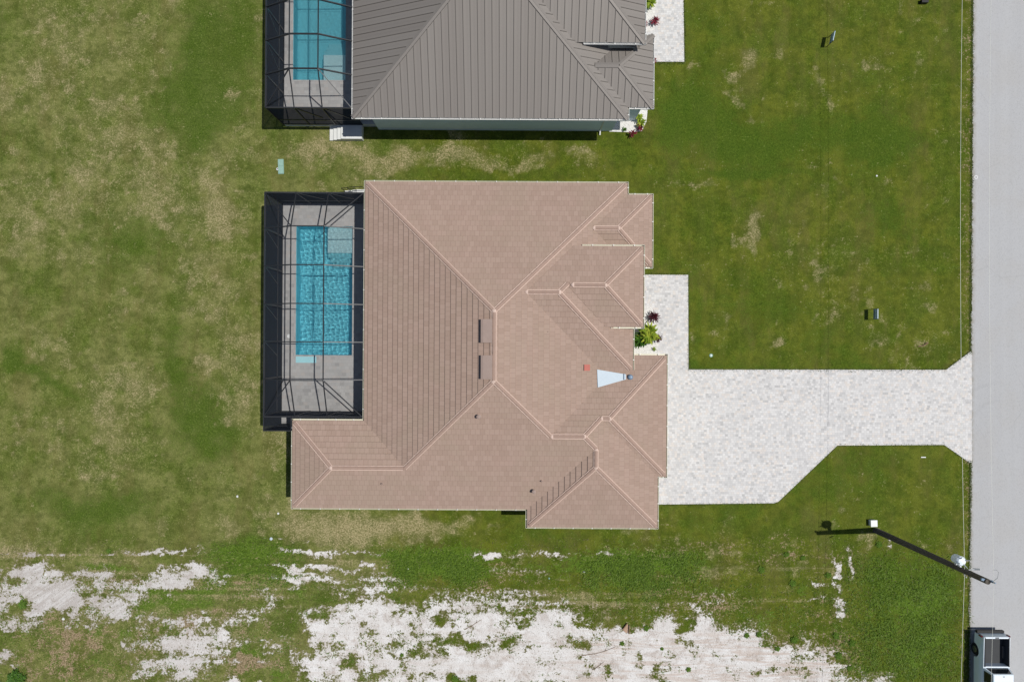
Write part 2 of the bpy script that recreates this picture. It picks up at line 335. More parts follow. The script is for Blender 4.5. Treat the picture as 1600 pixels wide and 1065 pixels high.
def lawn_mat():
    t = NT('patchy_lawn')
    a1 = t.n('ShaderNodeAttribute'); a1.attribute_name = 'm1'; lush, dry, sand = t.sep(a1.outputs['Vector'])
    a2 = t.n('ShaderNodeAttribute'); a2.attribute_name = 'm2'; brown, track, side = t.sep(a2.outputs['Vector'])
    p = t.pos()
    def N(sc, det, ro, lo, hi, vec=None, dist=0.0): return t.step(t.noise(sc, det, ro, vec, dist), lo, hi)
    n1 = N(0.7, 4, 0.6, .3, .7); n2 = N(2.2, 4, 0.65, .3, .7); n3 = N(6.0, 3, 0.7, .3, .7); n4 = N(11.0, 2, 0.7, .3, .7); n5 = N(20, 2, .7, .3, .7)
    c5 = lambda v, k: t.m('MULTIPLY', t.m('SUBTRACT', v, 0.5), k)
    # olive turf; the east lot is greener
    gr = t.m('ADD', t.m('MULTIPLY', n3, .5), t.m('MULTIPLY', n4, .5))
    w_ = t.mix(gr, (0.082, 0.112, 0.020, 1), (0.228, 0.244, 0.075, 1))
    e_ = t.mix(gr, (0.044, 0.074, 0.004, 1), (0.124, 0.162, 0.016, 1))
    c = t.mix(side, w_, e_)
    c = t.mix(t.m('MULTIPLY', n1, .7), c, t.mix(gr, (0.040, 0.074, 0.004, 1), (0.104, 0.155, 0.015, 1)))
    nb = N(.42, 4, .65, .41, .59); ns = N(1.0, 3, .6, .35, .65, t.scale(p, (1.3, .18, 1)))
    c = t.mix(t.m('MULTIPLY', nb, t.mix(side, (.40,.40,.40,1), (.42,.42,.42,1))), c, t.mix(side, (0.27, 0.25, 0.10, 1), (0.165, 0.165, 0.020, 1)))
    c = t.mix(t.m('MULTIPLY', t.step(n2, .6, .05), .38), c, (0.026, 0.048, 0.003, 1))
    nbr = t.step(t.noise(.33, 4, .65, t.scale(p, (1.6, .55, 1))), .50, .66)
    c = t.mix(t.m('MULTIPLY', nbr, .34), c, (0.145, 0.115, 0.042, 1))
    c = t.mix(t.m('MULTIPLY', N(.75, 4, .6, .42, .60, t.scale(p, (1, 1.2, 5.5))), .38), c, (0.040, 0.060, 0.006, 1))
    c = t.mix(t.m('MULTIPLY', ns, .16), c, (0.17, 0.18, 0.04, 1))
    fl = t.m('ADD', t.m('ADD', lush, c5(n1, .35)), t.m('ADD', c5(n2, .3), c5(n3, .25)))
    c = t.mix(t.m('MULTIPLY', t.step(fl, 0.12, 1.05), .72), c, t.mix(gr, (0.028, 0.064, 0.004, 1), (0.080, 0.136, 0.013, 1)))
    a3 = t.n('ShaderNodeAttribute'); a3.attribute_name = 'm3'; tall, ruts, _z = t.sep(a3.outputs['Vector'])
    ftl = t.m('ADD', tall, t.m('ADD', c5(n2, .7), c5(n3, .45)))
    c = t.mix(t.m('MULTIPLY', t.step(ftl, .25, .8), .85), c, t.mix(gr, (0.040, 0.085, 0.006, 1), (0.135, 0.215, 0.026, 1)))
    c = t.mix(t.m('MULTIPLY', t.step(t.m('ADD', dry, c5(n1, .25)), .30, .85), .50), c, t.mix(gr, (0.15, 0.145, 0.055, 1), (0.30, 0.27, 0.13, 1)))
    # straw-coloured dead blades, dense where the turf thins
    fd = t.m('ADD', t.m('ADD', t.m('MULTIPLY', dry, 0.75), c5(n2, .35)), t.m('ADD', c5(n3, .42), c5(n4, .45)))
    c = t.mix(t.m('MULTIPLY', t.step(fd, 0.32, 1.2), 0.85), c, t.mix(n4, (0.20, 0.175, 0.075, 1), (0.48, 0.40, 0.235, 1)))
    fb = t.m('ADD', t.m('MULTIPLY', brown, 0.8), t.m('ADD', c5(n2, .5), t.m('ADD', c5(n3, .5), c5(n4, .3))))
    c = t.mix(t.m('MULTIPLY', t.step(fb, 0.35, 0.85), 0.85), c, t.mix(n4, (0.13, 0.085, 0.045, 1), (0.45, 0.33, 0.23, 1)))
    # thatch shadow gaps and pale blade tips
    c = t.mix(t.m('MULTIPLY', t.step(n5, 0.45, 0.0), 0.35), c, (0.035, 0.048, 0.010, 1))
    c = t.mix(t.m('MULTIPLY', t.m('MULTIPLY', t.step(n4, 0.62, 1.0), t.step(n5, .5, 1)), t.mix(side, (.35, .35, .35, 1), (.06, .06, .06, 1))), c, (0.34, 0.34, 0.13, 1))
    # white quartz sand
    fs = t.m('ADD', sand, t.m('ADD', c5(n2, .55), t.m('ADD', c5(n3, .46), c5(n4, .30))))
    ms = t.step(fs, 0.40, 0.68)
    st = t.noise(1.0, 5, 0.7, t.scale(p, (0.30, 3.4, 1)), 0.8)
    sc_ = t.mix(n1, (0.64, 0.615, 0.59, 1), (0.76, 0.755, 0.745, 1))
    blot = N(1.3, 5, .7, .48, .68, None, .6)
    sc_ = t.mix(t.m('MULTIPLY', blot, 0.75), sc_, (0.43, 0.375, 0.335, 1))
    sc_ = t.mix(t.m('MULTIPLY', t.m('MULTIPLY', track, t.step(st, 0.45, 0.62)), 0.7), sc_, (0.50, 0.40, 0.335, 1))
    rot = t.n('ShaderNodeVectorRotate'); rot.rotation_type = 'Z_AXIS'; rot.inputs['Angle'].default_value = -0.6; t.put(rot.inputs[0], p)
    rk = t.noise(1.0, 4, .65, t.scale(rot.outputs[0], (0.5, 4.0, 1)), .3)
    wst = t.step(t.sep(p)[0], -24.0, -28.0)
    sc_ = t.mix(t.m('MULTIPLY', wst, t.m('MULTIPLY', t.step(rk, .42, .60), .7)), sc_, (0.40, 0.36, 0.33, 1))
    sc_ = t.mix(t.m('MULTIPLY', t.step(t.sep(p)[0], -17.0, -24.0), .40), sc_, (0.42, 0.39, 0.365, 1))
    sc_ = t.mix(t.m('MULTIPLY', t.step(t.m('ADD', n4, c5(n2, .5)), 0.80, 1.05), 0.6), sc_, (0.20, 0.16, 0.115, 1))
    sc_ = t.mix(t.m('MULTIPLY', n5, .25), sc_, (0.45, 0.42, 0.39, 1))
    # litter fringe where turf dies into sand
    fr = t.m('MULTIPLY', t.step(fs, .14, .42), 0.5)
    c = t.mix(fr, c, t.mix(n3, (0.16, 0.125, 0.070, 1), (0.33, 0.28, 0.19, 1)))
    c = t.mix(ms, c, sc_)
    h = t.m('ADD', t.m('MULTIPLY', n3, 0.6), t.m('MULTIPLY', n4, 0.6))
    h = t.m('ADD', h, t.m('MULTIPLY', t.m('MULTIPLY', track, st), 1.2))
    t.bump(h, 0.5, 0.06)
    return t.fin(c, 0.95, 0, 0.1)
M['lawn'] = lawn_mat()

# ------------------------------------------------------------------ ground masks (in photo survey units, 23 px = 1 m)
def vnoise(x, y, seed):
    rs = np.random.RandomState(seed); T = rs.rand(256, 256)
    xi = np.floor(x).astype(int); yi = np.floor(y).astype(int); fx = x - xi; fy = y - yi
    fx = fx * fx * (3 - 2 * fx); fy = fy * fy * (3 - 2 * fy)
    g = lambda a, b: T[a % 256, b % 256]
    return (g(xi, yi) * (1 - fx) + g(xi + 1, yi) * fx) * (1 - fy) + (g(xi, yi + 1) * (1 - fx) + g(xi + 1, yi + 1) * fx) * fy
def fbm(x, y, seed, sc, o=5):
    r = 0; a = 0.5; t = 0
    for i in range(o):
        r = r + a * vnoise(x * sc + 31.7 * i, y * sc + 17.3 * i, seed + i); t += a; a *= 0.58; sc *= 2.03
    return r / t
def masks(X, Y):
    """X, Y world -> dict of masks"""
    c, s = math.cos(-ROT), math.sin(-ROT)
    px = 800 + (X * c - Y * s) * F / CAM_H; py = 532.5 - (X * s + Y * c) * F / CAM_H
    wx = (fbm(X, Y, 3, 0.25) - 0.5) * 90; wy = (fbm(X, Y, 9, 0.25) - 0.5) * 90
    wx2 = (fbm(X, Y, 23, 1.1) - 0.5) * 26; wy2 = (fbm(X, Y, 29, 1.1) - 0.5) * 26
    qx = px + wx + wx2; qy = py + wy + wy2
    q2x = px + wx2 + wx * 0.25; q2y = py + wy2 + wy * 0.25
    def ell(cx, cy, rx, ry, st=1.0, soft=0.6, ang=0, fine=False):
        ax, ay = (q2x, q2y) if fine else (qx, qy)
        dx, dy = ax - cx, ay - cy
        if ang: ca, sa = math.cos(R(ang)), math.sin(R(ang)); dx, dy = dx * ca + dy * sa, -dx * sa + dy * ca
        d = np.sqrt((dx / rx) ** 2 + (dy / ry) ** 2)
        return np.clip((1 + soft - d) / (2 * soft), 0, 1) * st
    Z = np.zeros_like(px)
    big = fbm(X, Y, 41, 0.16)
    lush = (big - 0.5) * 0.5
    for e in [(330, 110, 60, 90, .8), (380, 60, 60, 70, .7), (300, 185, 45, 55, .7), (240, 340, 70, 50, .45), (200, 395, 60, 50, .4), (275, 560, 22, 80, .7), (290, 660, 60, 70, .75),
              (350, 650, 45, 60, .5), (110, 790, 75, 40, .9), (15, 545, 28, 28, .9), (200, 790, 50, 25, .5), (10, 20, 30, 40, .5),
              (1125, 205, 70, 60, .85), (1080, 180, 50, 50, .8), (1200, 225, 60, 40, .7), (1310, 230, 80, 35, .85), (1390, 215, 50, 40, .8), (1340, 120, 40, 40, .4), (1380, 350, 35, 30, .8), (1170, 275, 60, 12, .6),
              (1240, 480, 40, 25, .5), (1285, 540, 25, 20, .8), (1180, 470, 30, 30, .5), (1120, 560, 70, 12, .6), (1340, 560, 60, 14, .5), (1340, 720, 60, 22, .7), (1290, 760, 60, 30, .5),
              (860, 835, 90, 20, .5), (1140, 800, 60, 20, .5), (1100, 60, 50, 60, .5), (1330, 850, 40, 30, .4),
              (390, 870, 70, 30, .9), (350, 885, 60, 25, .7), (680, 878, 80, 26, 1.0), (1000, 885, 90, 30, .9), (490, 965, 30, 12, .6), (1440, 930, 90, 60, .7), (1400, 900, 60, 40, .6), (1450, 1010, 60, 50, .6)]:
        lush = lush + ell(*e)
    lush = lush + ell(1020, 273, 480, 5, .35, .6, 0, True) + ell(1090, 500, 8, 90, .5, .6, 0, True) + ell(1300, 572, 220, 5, .45, .6, 0, True); dry_track = ell(1000, 262, 480, 4, .22, .6, 0, True) + ell(1000, 288, 480, 4, .22, .6, 0, True)
    lush = lush + ell(60, 600, 85, 14, .8, .6, 40)
    dry = 0.24 + (fbm(X, Y, 51, 0.22) - 0.5) * 1.1
    side = np.clip((px - 560) / 120, 0, 1)
    dry = dry - side * 0.26
    for e in [(335, 320, 42, 32, .75), (150, 420, 110, 120, .10), (372, 500, 48, 130, .42), (180, 600, 80, 60, .10), (180, 700, 80, 60, .16), (60, 535, 40, 20, .35), (210, 130, 110, 80, .10), (70, 330, 90, 80, .10), (380, 730, 60, 90, .20),
              (1160, 115, 18, 10, .6), (1155, 145, 10, 10, .6), (1272, 125, 12, 14, .55), (1280, 165, 10, 20, .6), (1100, 110, 16, 8, .5), (1185, 370, 9, 50, .9), (1210, 540, 16, 12, .8), (1090, 508, 9, 9, .8), (1375, 88, 18, 12, .5), (1160, 390, 12, 12, .8), (1290, 400, 40, 80, .2),
              (560, 815, 90, 22, .6), (700, 810, 60, 20, .55), (620, 830, 120, 22, .35), (560, 245, 120, 22, .5), (720, 250, 150, 20, .42), (900, 250, 120, 16, .3), (1080, 285, 60, 14, .35), (520, 250, 60, 10, .35), (820, 215, 100, 8, .3), (1000, 830, 40, 8, .4),
              (1430, 750, 40, 25, .3), (1170, 910, 120, 40, .35), (900, 935, 120, 20, .35), (100, 870, 150, 18, .35), (1345, 850, 24, 30, .4)]:
        dry = dry + ell(*e)
    pt = np.clip((fbm(X, Y, 83, 0.55, 6) - 0.56) * 7, 0, 1); pt2 = np.clip((fbm(X, Y, 87, 1.6, 5) - 0.60) * 8, 0, 1)
    dry = dry + pt * (.30 - .12 * side) + pt2 * .42 - np.clip((.42 - fbm(X, Y, 88, 0.9, 5)) * 4, 0, 1) * .5
    dry = dry + dry_track - lush * 0.45
    # sand
    by = np.interp(px, [-400, -50, 0, 60, 150, 215, 330, 345, 450, 600, 690, 740, 800, 870, 920, 1000, 1090, 1120, 1200, 1260, 1330, 1400, 1440, 2000],
                       [1000, 1080, 1080, 1080, 1100, 1100, 1060, 965, 935, 908, 935, 942, 932, 948, 960, 965, 950, 960, 985, 1000, 1035, 1055, 1120, 1200])
    dsd = (q2y - by) / 26.0
    sand = np.clip(dsd, -1.4, 1.0) * 0.62 + 0.40
    sand = sand - np.clip((370 - px) / 40, 0, 1) * 1.2 * (py > 1000)
    sand = np.where(px > 1390, sand - 1.2 * np.clip((px - 1390) / 40, 0, 1), sand)
    ins = np.clip(dsd * 1.5, 0, 1); sand = sand + ((fbm(X, Y, 61, 0.4, 6) - 0.52) * 1.5 + (fbm(X, Y, 67, 1.5, 4) - 0.52) * 1.5) * ins - (.12 + .34 * np.clip((600 - px) / 160, 0, 1)) * ins * np.clip((px - 300) / 100, 0, 1)
    wl = np.clip((560 - px) / 140, 0, 1) * (dsd > -.2)
    sand = sand - wl * 0.28
    for e in [(65, 930, 90, 34, .95), (25, 900, 46, 16, .75), (255, 908, 48, 18, 1.15), (300, 900, 34, 14, .8), (275, 1005, 52, 38, 1.1), (200, 925, 30, 10, .7), (420, 960, 40, 26, .8), (420, 1000, 40, 20, .7), (160, 950, 26, 14, .8), (140, 955, 30, 18, .5), (0, 1028, 26, 10, .8), (20, 1035, 15, 8, .5), (230, 1050, 24, 10, .5), (460, 1040, 60, 30, .3),
              (250, 860, 55, 3.2, .85), (60, 866, 40, 3, .5), (490, 866, 45, 4, .95), (560, 864, 40, 3, .6), (485, 888, 42, 4, .95), (560, 887, 25, 3, .5), (765, 866, 30, 3, .95), (840, 866, 50, 3, .6), (810, 890, 40, 3, .4), (940, 868, 20, 2.5, .4),
              (1303, 890, 4, 26, .8), (1325, 878, 4, 18, .8), (1306, 940, 4, 20, .7), (1311, 958, 6, 12, .8), (1278, 912, 14, 4, .7), (1280, 935, 14, 4, .7), (1115, 965, 40, 30, .4), (1385, 845, 4, 8, .5), (440, 845, 25, 3, .3), (500, 905, 60, 6, .6)]:
        q_ = ell(*e, soft=.8, fine=True); sand = np.where(q_ > .03, np.maximum(sand, q_), sand)
    for e in [(490, 935, 28, 12, 1.0), (700, 1000, 24, 10, .9), (800, 1000, 16, 14, .8), (690, 965, 20, 9, .7), (740, 1010, 20, 8, .6), (545, 1040, 26, 14, .6), (430, 980, 26, 20, .7), (440, 1050, 30, 20, .8), (470, 1010, 20, 20, .5),
              (1065, 985, 17, 20, 1.0), (1230, 985, 20, 20, .7), (1350, 1000, 40, 40, .5), (720, 1060, 22, 10, .8), (35, 945, 14, 8, 1), (1150, 960, 30, 14, .6), (960, 970, 60, 10, .5), (820, 970, 14, 8, .7), (640, 930, 40, 6, .6), (870, 975, 30, 8, .4),(1190,1045,16,10,.4)]:
        sand = sand - ell(*e, soft=.6, fine=True) * 1.0
        lush = lush + ell(*e, soft=.6, fine=True) * 0.6
    sand = np.where((px < 470) & (py > 870), sand + (fbm(X, Y, 131, 0.9, 6) - .5) * 1.7 * np.clip(sand * 1.6 + .5, 0, 1) + (fbm(X, Y, 137, 0.35, 4) - .52) * 1.3 * np.clip((py - 890) / 30, 0, 1), sand)
    tall = np.zeros_like(px) + (fbm(X, Y, 141, 0.7, 6) - .56) * 5 * np.clip((py - 890) / 40, 0, 1) * .7
    for e in [(390, 872, 60, 22, .9), (365, 890, 45, 18, .7), (678, 878, 78, 24, 1.0), (1000, 885, 85, 26, 1.0), (490, 900, 50, 7, .6), (1440, 955, 75, 25, .9), (1420, 910, 60, 40, .45), (1450, 1020, 50, 35, .4), (155, 880, 35, 6, .8),
              (240, 925, 34, 20, 1.1), (275, 945, 25, 14, 1.0), (215, 952, 18, 12, 1.0), (185, 990, 35, 14, .6), (345, 1035, 50, 10, .9), (400, 1005, 22, 26, .7), (330, 940, 30, 20, .5), (490, 962, 28, 12, .8), (100, 985, 30, 10, .6), (430, 980, 20, 16, .8)]:
        tall = tall + ell(*e, soft=.7, fine=True)
    tall = tall - np.clip(sand - .3, 0, 1) * .5
    brown = np.zeros_like(px) + (fbm(X, Y, 71, 0.4) - 0.5) * 0.5
    band = np.clip((py - 850) / 15, 0, 1) * np.clip((985 - py) / 40, 0, 1) * (px < 1320)
    hs = fbm(X * 0.12, Y * 2.0, 151, 1.0, 4) - .5; hs2 = fbm(X * 0.10, Y * 3.2, 157, 1.0, 4) - .5
    tall = tall + hs * 2.2 * band; dry = dry + hs2 * 1.8 * band; brown = brown - hs * 1.6 * band
    sand = sand + hs2 * 0.9 * np.clip((py - 900) / 15, 0, 1) * (px < 1400) * (sand > -.2) + np.clip(hs2 * 4 - .25, 0, .9) * band * (py < 905) * (fbm(X, Y, 161, .6, 5) > .5)
    brown = brown + (fbm(X, Y, 77, 1.1, 5) - .52) * 2.2 * np.clip((py - 935) / 30, 0, 1) * np.clip((500 - px) / 60, 0, 1)
    for e in [(140, 1020, 130, 45, .6), (285, 968, 26, 16, 1.0), (400, 1045, 50, 16, .7), (215, 885, 60, 8, .6), (60, 880, 60, 10, .4), (350, 960, 50, 40, .4), (380, 1040, 60, 30, .6), (560, 1040, 60, 20, .4), (790, 878, 40, 9, .9), (750, 905, 20, 14, .6), (180, 905, 50, 18, .6),
              (640, 945, 30, 8, .5), (1100, 950, 60, 20, .6), (1000, 860, 120, 8, .2), (1100, 865, 120, 12, .45), (1250, 860, 50, 14, .4), (1280, 1030, 80, 30, .5), (1200, 1000, 50, 20, .4), (790, 930, 60, 12, .5), (600, 860, 120, 12, .2), (1290, 960, 40, 40, .3), (1345, 855, 40, 8, .3)]:
        brown = brown + ell(*e)
    track = np.clip((px - 850) / 120, 0, 1) * np.clip((py - 985) / 20, 0, 1) * 1.0 + 0.35 * np.clip((py - 960) / 30, 0, 1)
    road = np.clip((px - 1490) / 22, 0, 1)
    lush = lush * (1 - road); dry = dry * (1 - road * .5); brown = brown + road * 0.45
    far = (px < -60) | (px > 1700) | (py < -60) | (py > 1130)
    sand = np.where((py > 1400) | (px > 1500), -1, sand)
    return dict(lush=np.clip(lush, 0, 1.2), dry=np.clip(dry, -0.3, 1.3), sand=np.clip(sand, -1, 1.2), brown=np.clip(brown, -.2, 1.2), track=np.clip(track, 0, 1), tall=np.clip(tall, 0, 1.2), side=side, px=px, py=py)

# pool rectangles (world), cut out of the ground sheet
zD = 0.55
def rect_px(x0, x1, y0, y1, z):
    a = P(x0, (y0 + y1) / 2, z)[0]; b = P(x1, (y0 + y1) / 2, z)[0]; c = P((x0 + x1) / 2, y1, z)[1]; d_ = P((x0 + x1) / 2, y0, z)[1]
    return a, b, c, d_
POOL1 = rect_px(463, 551, 354, 554.5, 0.47)
POOL2 = rect_px(459, 541, -120, 126, 0.47)
def lawn():
    g = 0.15
    xs = np.concatenate([[-400, -200, -120, -80, -60, -50, -42], np.arange(-38, 38.01, g), [42, 50, 60, 80, 120, 200, 400]])
    ys = np.concatenate([[-400, -200, -120, -80, -55, -42, -34, -30], np.arange(-27, 27.01, g), [30, 34, 42, 55, 80, 120, 200, 400]])
    X, Y = np.meshgrid(xs, ys); nx, ny = len(xs), len(ys)
    k = masks(X, Y)
    co = np.zeros((nx * ny, 3), np.float32); co[:, 0] = X.ravel(); co[:, 1] = Y.ravel()
    i = np.arange(nx - 1)[None, :] + np.arange(ny - 1)[:, None] * nx
    q = np.stack([i, i + 1, i + 1 + nx, i + nx], -1).reshape(-1, 4)
    cx = (X[:-1, :-1] + X[1:, 1:]).ravel() / 2; cy = (Y[:-1, :-1] + Y[1:, 1:]).ravel() / 2
    keep = np.ones(len(q), bool)
    for r in (POOL1, POOL2): keep &= ~((cx > r[0] - .2) & (cx < r[1] + .2) & (cy > r[2] - .2 - (0.6 if r is POOL1 else 0)) & (cy < r[3] + .2))
    q = q[keep]
    me = bpy.data.meshes.new('lawn'); me.vertices.add(nx * ny); me.vertices.foreach_set('co', co.ravel())
    me.loops.add(len(q) * 4); me.loops.foreach_set('vertex_index', q.ravel().astype(np.int32))
    me.polygons.add(len(q)); me.polygons.foreach_set('loop_start', np.arange(len(q), dtype=np.int32) * 4); me.polygons.foreach_set('loop_total', np.full(len(q), 4, np.int32))
    me.update(calc_edges=True)
    for nm, (a, b, c) in (('m3', ('tall', 'track', 'side')), ('m1', ('lush', 'dry', 'sand')), ('m2', ('brown', 'track', 'side'))):
        at = me.attributes.new(nm, 'FLOAT_VECTOR', 'POINT')
        at.data.foreach_set('vector', np.stack([k[a].ravel(), k[b].ravel(), k[c].ravel()], -1).astype(np.float32).ravel())
    me.materials.append(M['lawn'])
    o = bpy.data.objects.new('lawn', me); C.objects.link(o); tag(o, kind='structure')
lawn()
# road: pale worn asphalt with a ragged edge
def road():
    mb = MB(); ys = np.concatenate([np.arange(-150, -30, 1.0), np.arange(-30, 30, 0.07), np.arange(30, 150.1, 1.0)])
    L = []
    for y in ys:
        base = 31.20 + 0.0035 * y * 0 + (vnoise(np.array([y * 0.5]), np.array([0.3]), 5)[0] - .5) * 0.10 + (vnoise(np.array([y * 2.1]), np.array([4.3]), 6)[0] - .5) * 0.06 + (vnoise(np.array([y * 8.0]), np.array([4.3]), 7)[0] - .5) * 0.07
        L.append(base)
    for i in range(len(ys) - 1):
        mb.face([(L[i], ys[i], .012), (38.2, ys[i], .012), (38.2, ys[i + 1], .012), (L[i + 1], ys[i + 1], .012)])
    tag(mb.build('road', M['asphalt']), kind='structure')
road()
# driveway and front walk
def slab(name, pts, z, mat, edge=True):
    mb = MB(); mb.prism([p[:2] for p in pts], -0.02, z); tag(mb.build(name, mat), kind='structure')
slab('driveway', [P(*q) for q in [(985, 429), (1075, 429.5), (1075.5, 577), (1478, 577.5), (1516, 549), (1518, 551), (1518, 722), (1514, 722), (1475, 694.5), (1308, 695.5), (1216, 783), (1209, 785.5), (1020, 787.5), (985, 780)]], 0.035, M['drive_paver'])
slab('front_walk', [P(*q) for q in [(1008, -60), (1067, -60), (1069, 97), (1008, 97)]], 0.035, M['drive_paver'])

# ------------------------------------------------------------------ roofs
PT = 0.4167
def clip(poly, A, B, Cc):
    out = []; n = len(poly)
    for i in range(n):
        p, q = poly[i], poly[(i + 1) % n]
        a = A * p[0] + B * p[1] + Cc; b = A * q[0] + B * q[1] + Cc
        if a >= 0: out.append(p)
        if (a > 0 and b < 0) or (a < 0 and b > 0):
            t = a / (a - b); out.append((p[0] + t * (q[0] - p[0]), p[1] + t * (q[1] - p[1])))
    return out if len(out) > 2 else []
def area(p): return abs(sum(p[i][0] * p[(i + 1) % len(p)][1] - p[(i + 1) % len(p)][0] * p[i][1] for i in range(len(p)))) / 2 if len(p) > 2 else 0
class Comp:
    def __init__(s, x0, x1, y0, y1, z=3.86, zs=None, inset=0.0, mirror=None):
        zz = {'W': z, 'E': z, 'S': z, 'N': z}
        if zs: zz.update(zs)
        if mirror is not None:
            y0, y1 = mirror - y1, mirror - y0; zz['N'], zz['S'] = zz['S'], zz['N']
        s.x0, s.x1, s.y0, s.y1, s.z = x0, x1, y0, y1, zz; s.inset = inset
        s.pl = {'W': (PT, 0, zz['W'] - PT * x0), 'E': (-PT, 0, zz['E'] + PT * x1), 'S': (0, PT, zz['S'] - PT * y0), 'N': (0, -PT, zz['N'] + PT * y1)}
        s.b = 0.09
    def rect(s, i=0.0):
        i += s.b; return [(s.x0 + i, s.y0 + i), (s.x1 - i, s.y0 + i), (s.x1 - i, s.y1 - i), (s.x0 + i, s.y1 - i)]
    def h(s, x, y):
        if not (s.x0 < x < s.x1 and s.y0 < y < s.y1): return -9
        return min(a * x + b * y + c for a, b, c in s.pl.values())
def sdist(k, c, p): # plan distance from eave for side k
    return {'W': p[0] - c.x0, 'E': c.x1 - p[0], 'S': p[1] - c.y0, 'N': c.y1 - p[1]}[k]
def ucoord(k, p): return p[1] if k in 'WE' else p[0]
def pieces(comps):
    out = []
    for i, c in enumerate(comps):
        for k, pl in c.pl.items():
            poly = c.rect()
            for k2, p2 in c.pl.items():
                if k2 != k: poly = clip(poly, p2[0] - pl[0], p2[1] - pl[1], p2[2] - pl[2])
                if not poly: break
            if not poly: continue
            lst = [poly]
            for j, o in enumerate(comps):
                if j == i: continue
                e = -1e-4 if j < i else 1e-4
                same = any(abs(p2[0] - pl[0]) + abs(p2[1] - pl[1]) + abs(p2[2] - pl[2]) < 1e-3 for p2 in o.pl.values())
                r = o.rect(0 if same else o.inset); hp = []
                hp += [(1, 0, -r[0][0]), (-1, 0, r[1][0]), (0, 1, -r[0][1]), (0, -1, r[2][1])]
                for p2 in o.pl.values(): hp.append((p2[0] - pl[0], p2[1] - pl[1], p2[2] - pl[2] - e))
                new = []
                for q in lst:
                    rem = q; outp = []
                    for hh in hp:
                        a = clip(rem, -hh[0], -hh[1], -hh[2])
                        if area(a) > 1e-4: outp.append(a)
                        rem = clip(rem, *hh)
                        if area(rem) < 1e-4: rem = []; break
                    new += outp if rem else ([q] if not rem and area(q) > 0 and not outp else (outp if outp else [q]))
                # when nothing was removed, keep the unsplit polygon
                    if not rem: new = new[:-len(outp)] + [q] if outp else new
                lst = new
            for q in lst: out.append((c, k, pl, q))
    return out
def env(comps, x, y): return max(c.h(x, y) for c in comps)
def ridge_lines(comps):
    res = []
    for c in comps:
        # corners of the hip: intersect by marching 45-degree hips, then ridge
        names = [('W', 'S', (c.x0, c.y0), (1, 1)), ('E', 'S', (c.x1, c.y0), (-1, 1)), ('E', 'N', (c.x1, c.y1), (-1, -1)), ('W', 'N', (c.x0, c.y1), (1, -1))]
        segs = []
        # generic: all pairs of planes meeting
        ks = list(c.pl)
        for a in range(4):
            for b in range(a + 1, 4):
                A, B = c.pl[ks[a]], c.pl[ks[b]]
                dA, dB, dC = A[0] - B[0], A[1] - B[1], A[2] - B[2]
                L = math.hypot(dA, dB)
                if L < 1e-6: continue
                p0 = (-dA * dC / L / L, -dB * dC / L / L); dr = (-dB / L, dA / L); nn = (dA / L, dB / L)
                run = []; cur = None
                for s_ in range(-900, 901):
                    t = s_ * 0.05; x, y = p0[0] + dr[0] * t, p0[1] + dr[1] * t
                    z = A[0] * x + A[1] * y + A[2]; ok = False
                    if c.x0 + .05 < x < c.x1 - .05 and c.y0 + .05 < y < c.y1 - .05 and abs(c.h(x, y) - z) < 1e-3 and env(comps, x, y) - z < 2e-3:
                        dl = 0.12
                        h1 = env(comps, x + nn[0] * dl, y + nn[1] * dl); h2 = env(comps, x - nn[0] * dl, y - nn[1] * dl)
                        ok = h1 < z - 0.015 and h2 < z - 0.015
                    if ok:
                        if cur is None: cur = [(x, y, z), (x, y, z)]
                        cur[1] = (x, y, z)
                    elif cur is not None:
                        run.append(cur); cur = None
                for r in run:
                    if math.dist(r[0], r[1]) > 0.25: segs.append(r)
        res += segs
    return res
def tile_roof(comps, parent, name='roof'):
    mb = MB(); e = 0.333; T = 0.055
    for c, k, pl, q in pieces(comps):
        ss = [sdist(k, c, p) for p in q]; k0 = int(math.floor(min(ss) / e)); k1 = int(math.ceil(max(ss) / e))
        sx, sy = {'W': (1, 0), 'E': (-1, 0), 'S': (0, 1), 'N': (0, -1)}[k]
        c0 = {'W': -c.x0, 'E': c.x1, 'S': -c.y0, 'N': c.y1}[k]
        for kk in range(k0, k1):
            a = clip(q, sx, sy, c0 - kk * e); a = clip(a, -sx, -sy, -(c0) + (kk + 1) * e) if a else []
            if area(a) < 1e-5: continue
            pts = []; uv = []
            for p in a:
                s_ = sdist(k, c, p); z = pl[0] * p[0] + pl[1] * p[1] + pl[2]
                pts.append((p[0], p[1], z + T * (1 - (s_ - kk * e) / e) + 0.004)); uv.append((ucoord(k, p), s_ / e * 0.999 + 0.0005))
            mb.face(pts, 0, uv)
            for m_ in range(len(a)):
                p, r = a[m_], a[(m_ + 1) % len(a)]
                if abs(sdist(k, c, p) - kk * e) < 1e-5 and abs(sdist(k, c, r) - kk * e) < 1e-5:
                    zp = pl[0] * p[0] + pl[1] * p[1] + pl[2]; zr = pl[0] * r[0] + pl[1] * r[1] + pl[2]
                    mb.face([(p[0], p[1], zp + T + .004), (p[0], p[1], zp - 0.01), (r[0], r[1], zr - 0.01), (r[0], r[1], zr + T + .004)], 1)
    return mb.build(name, [M['tile'], M['vent_metal']], parent)
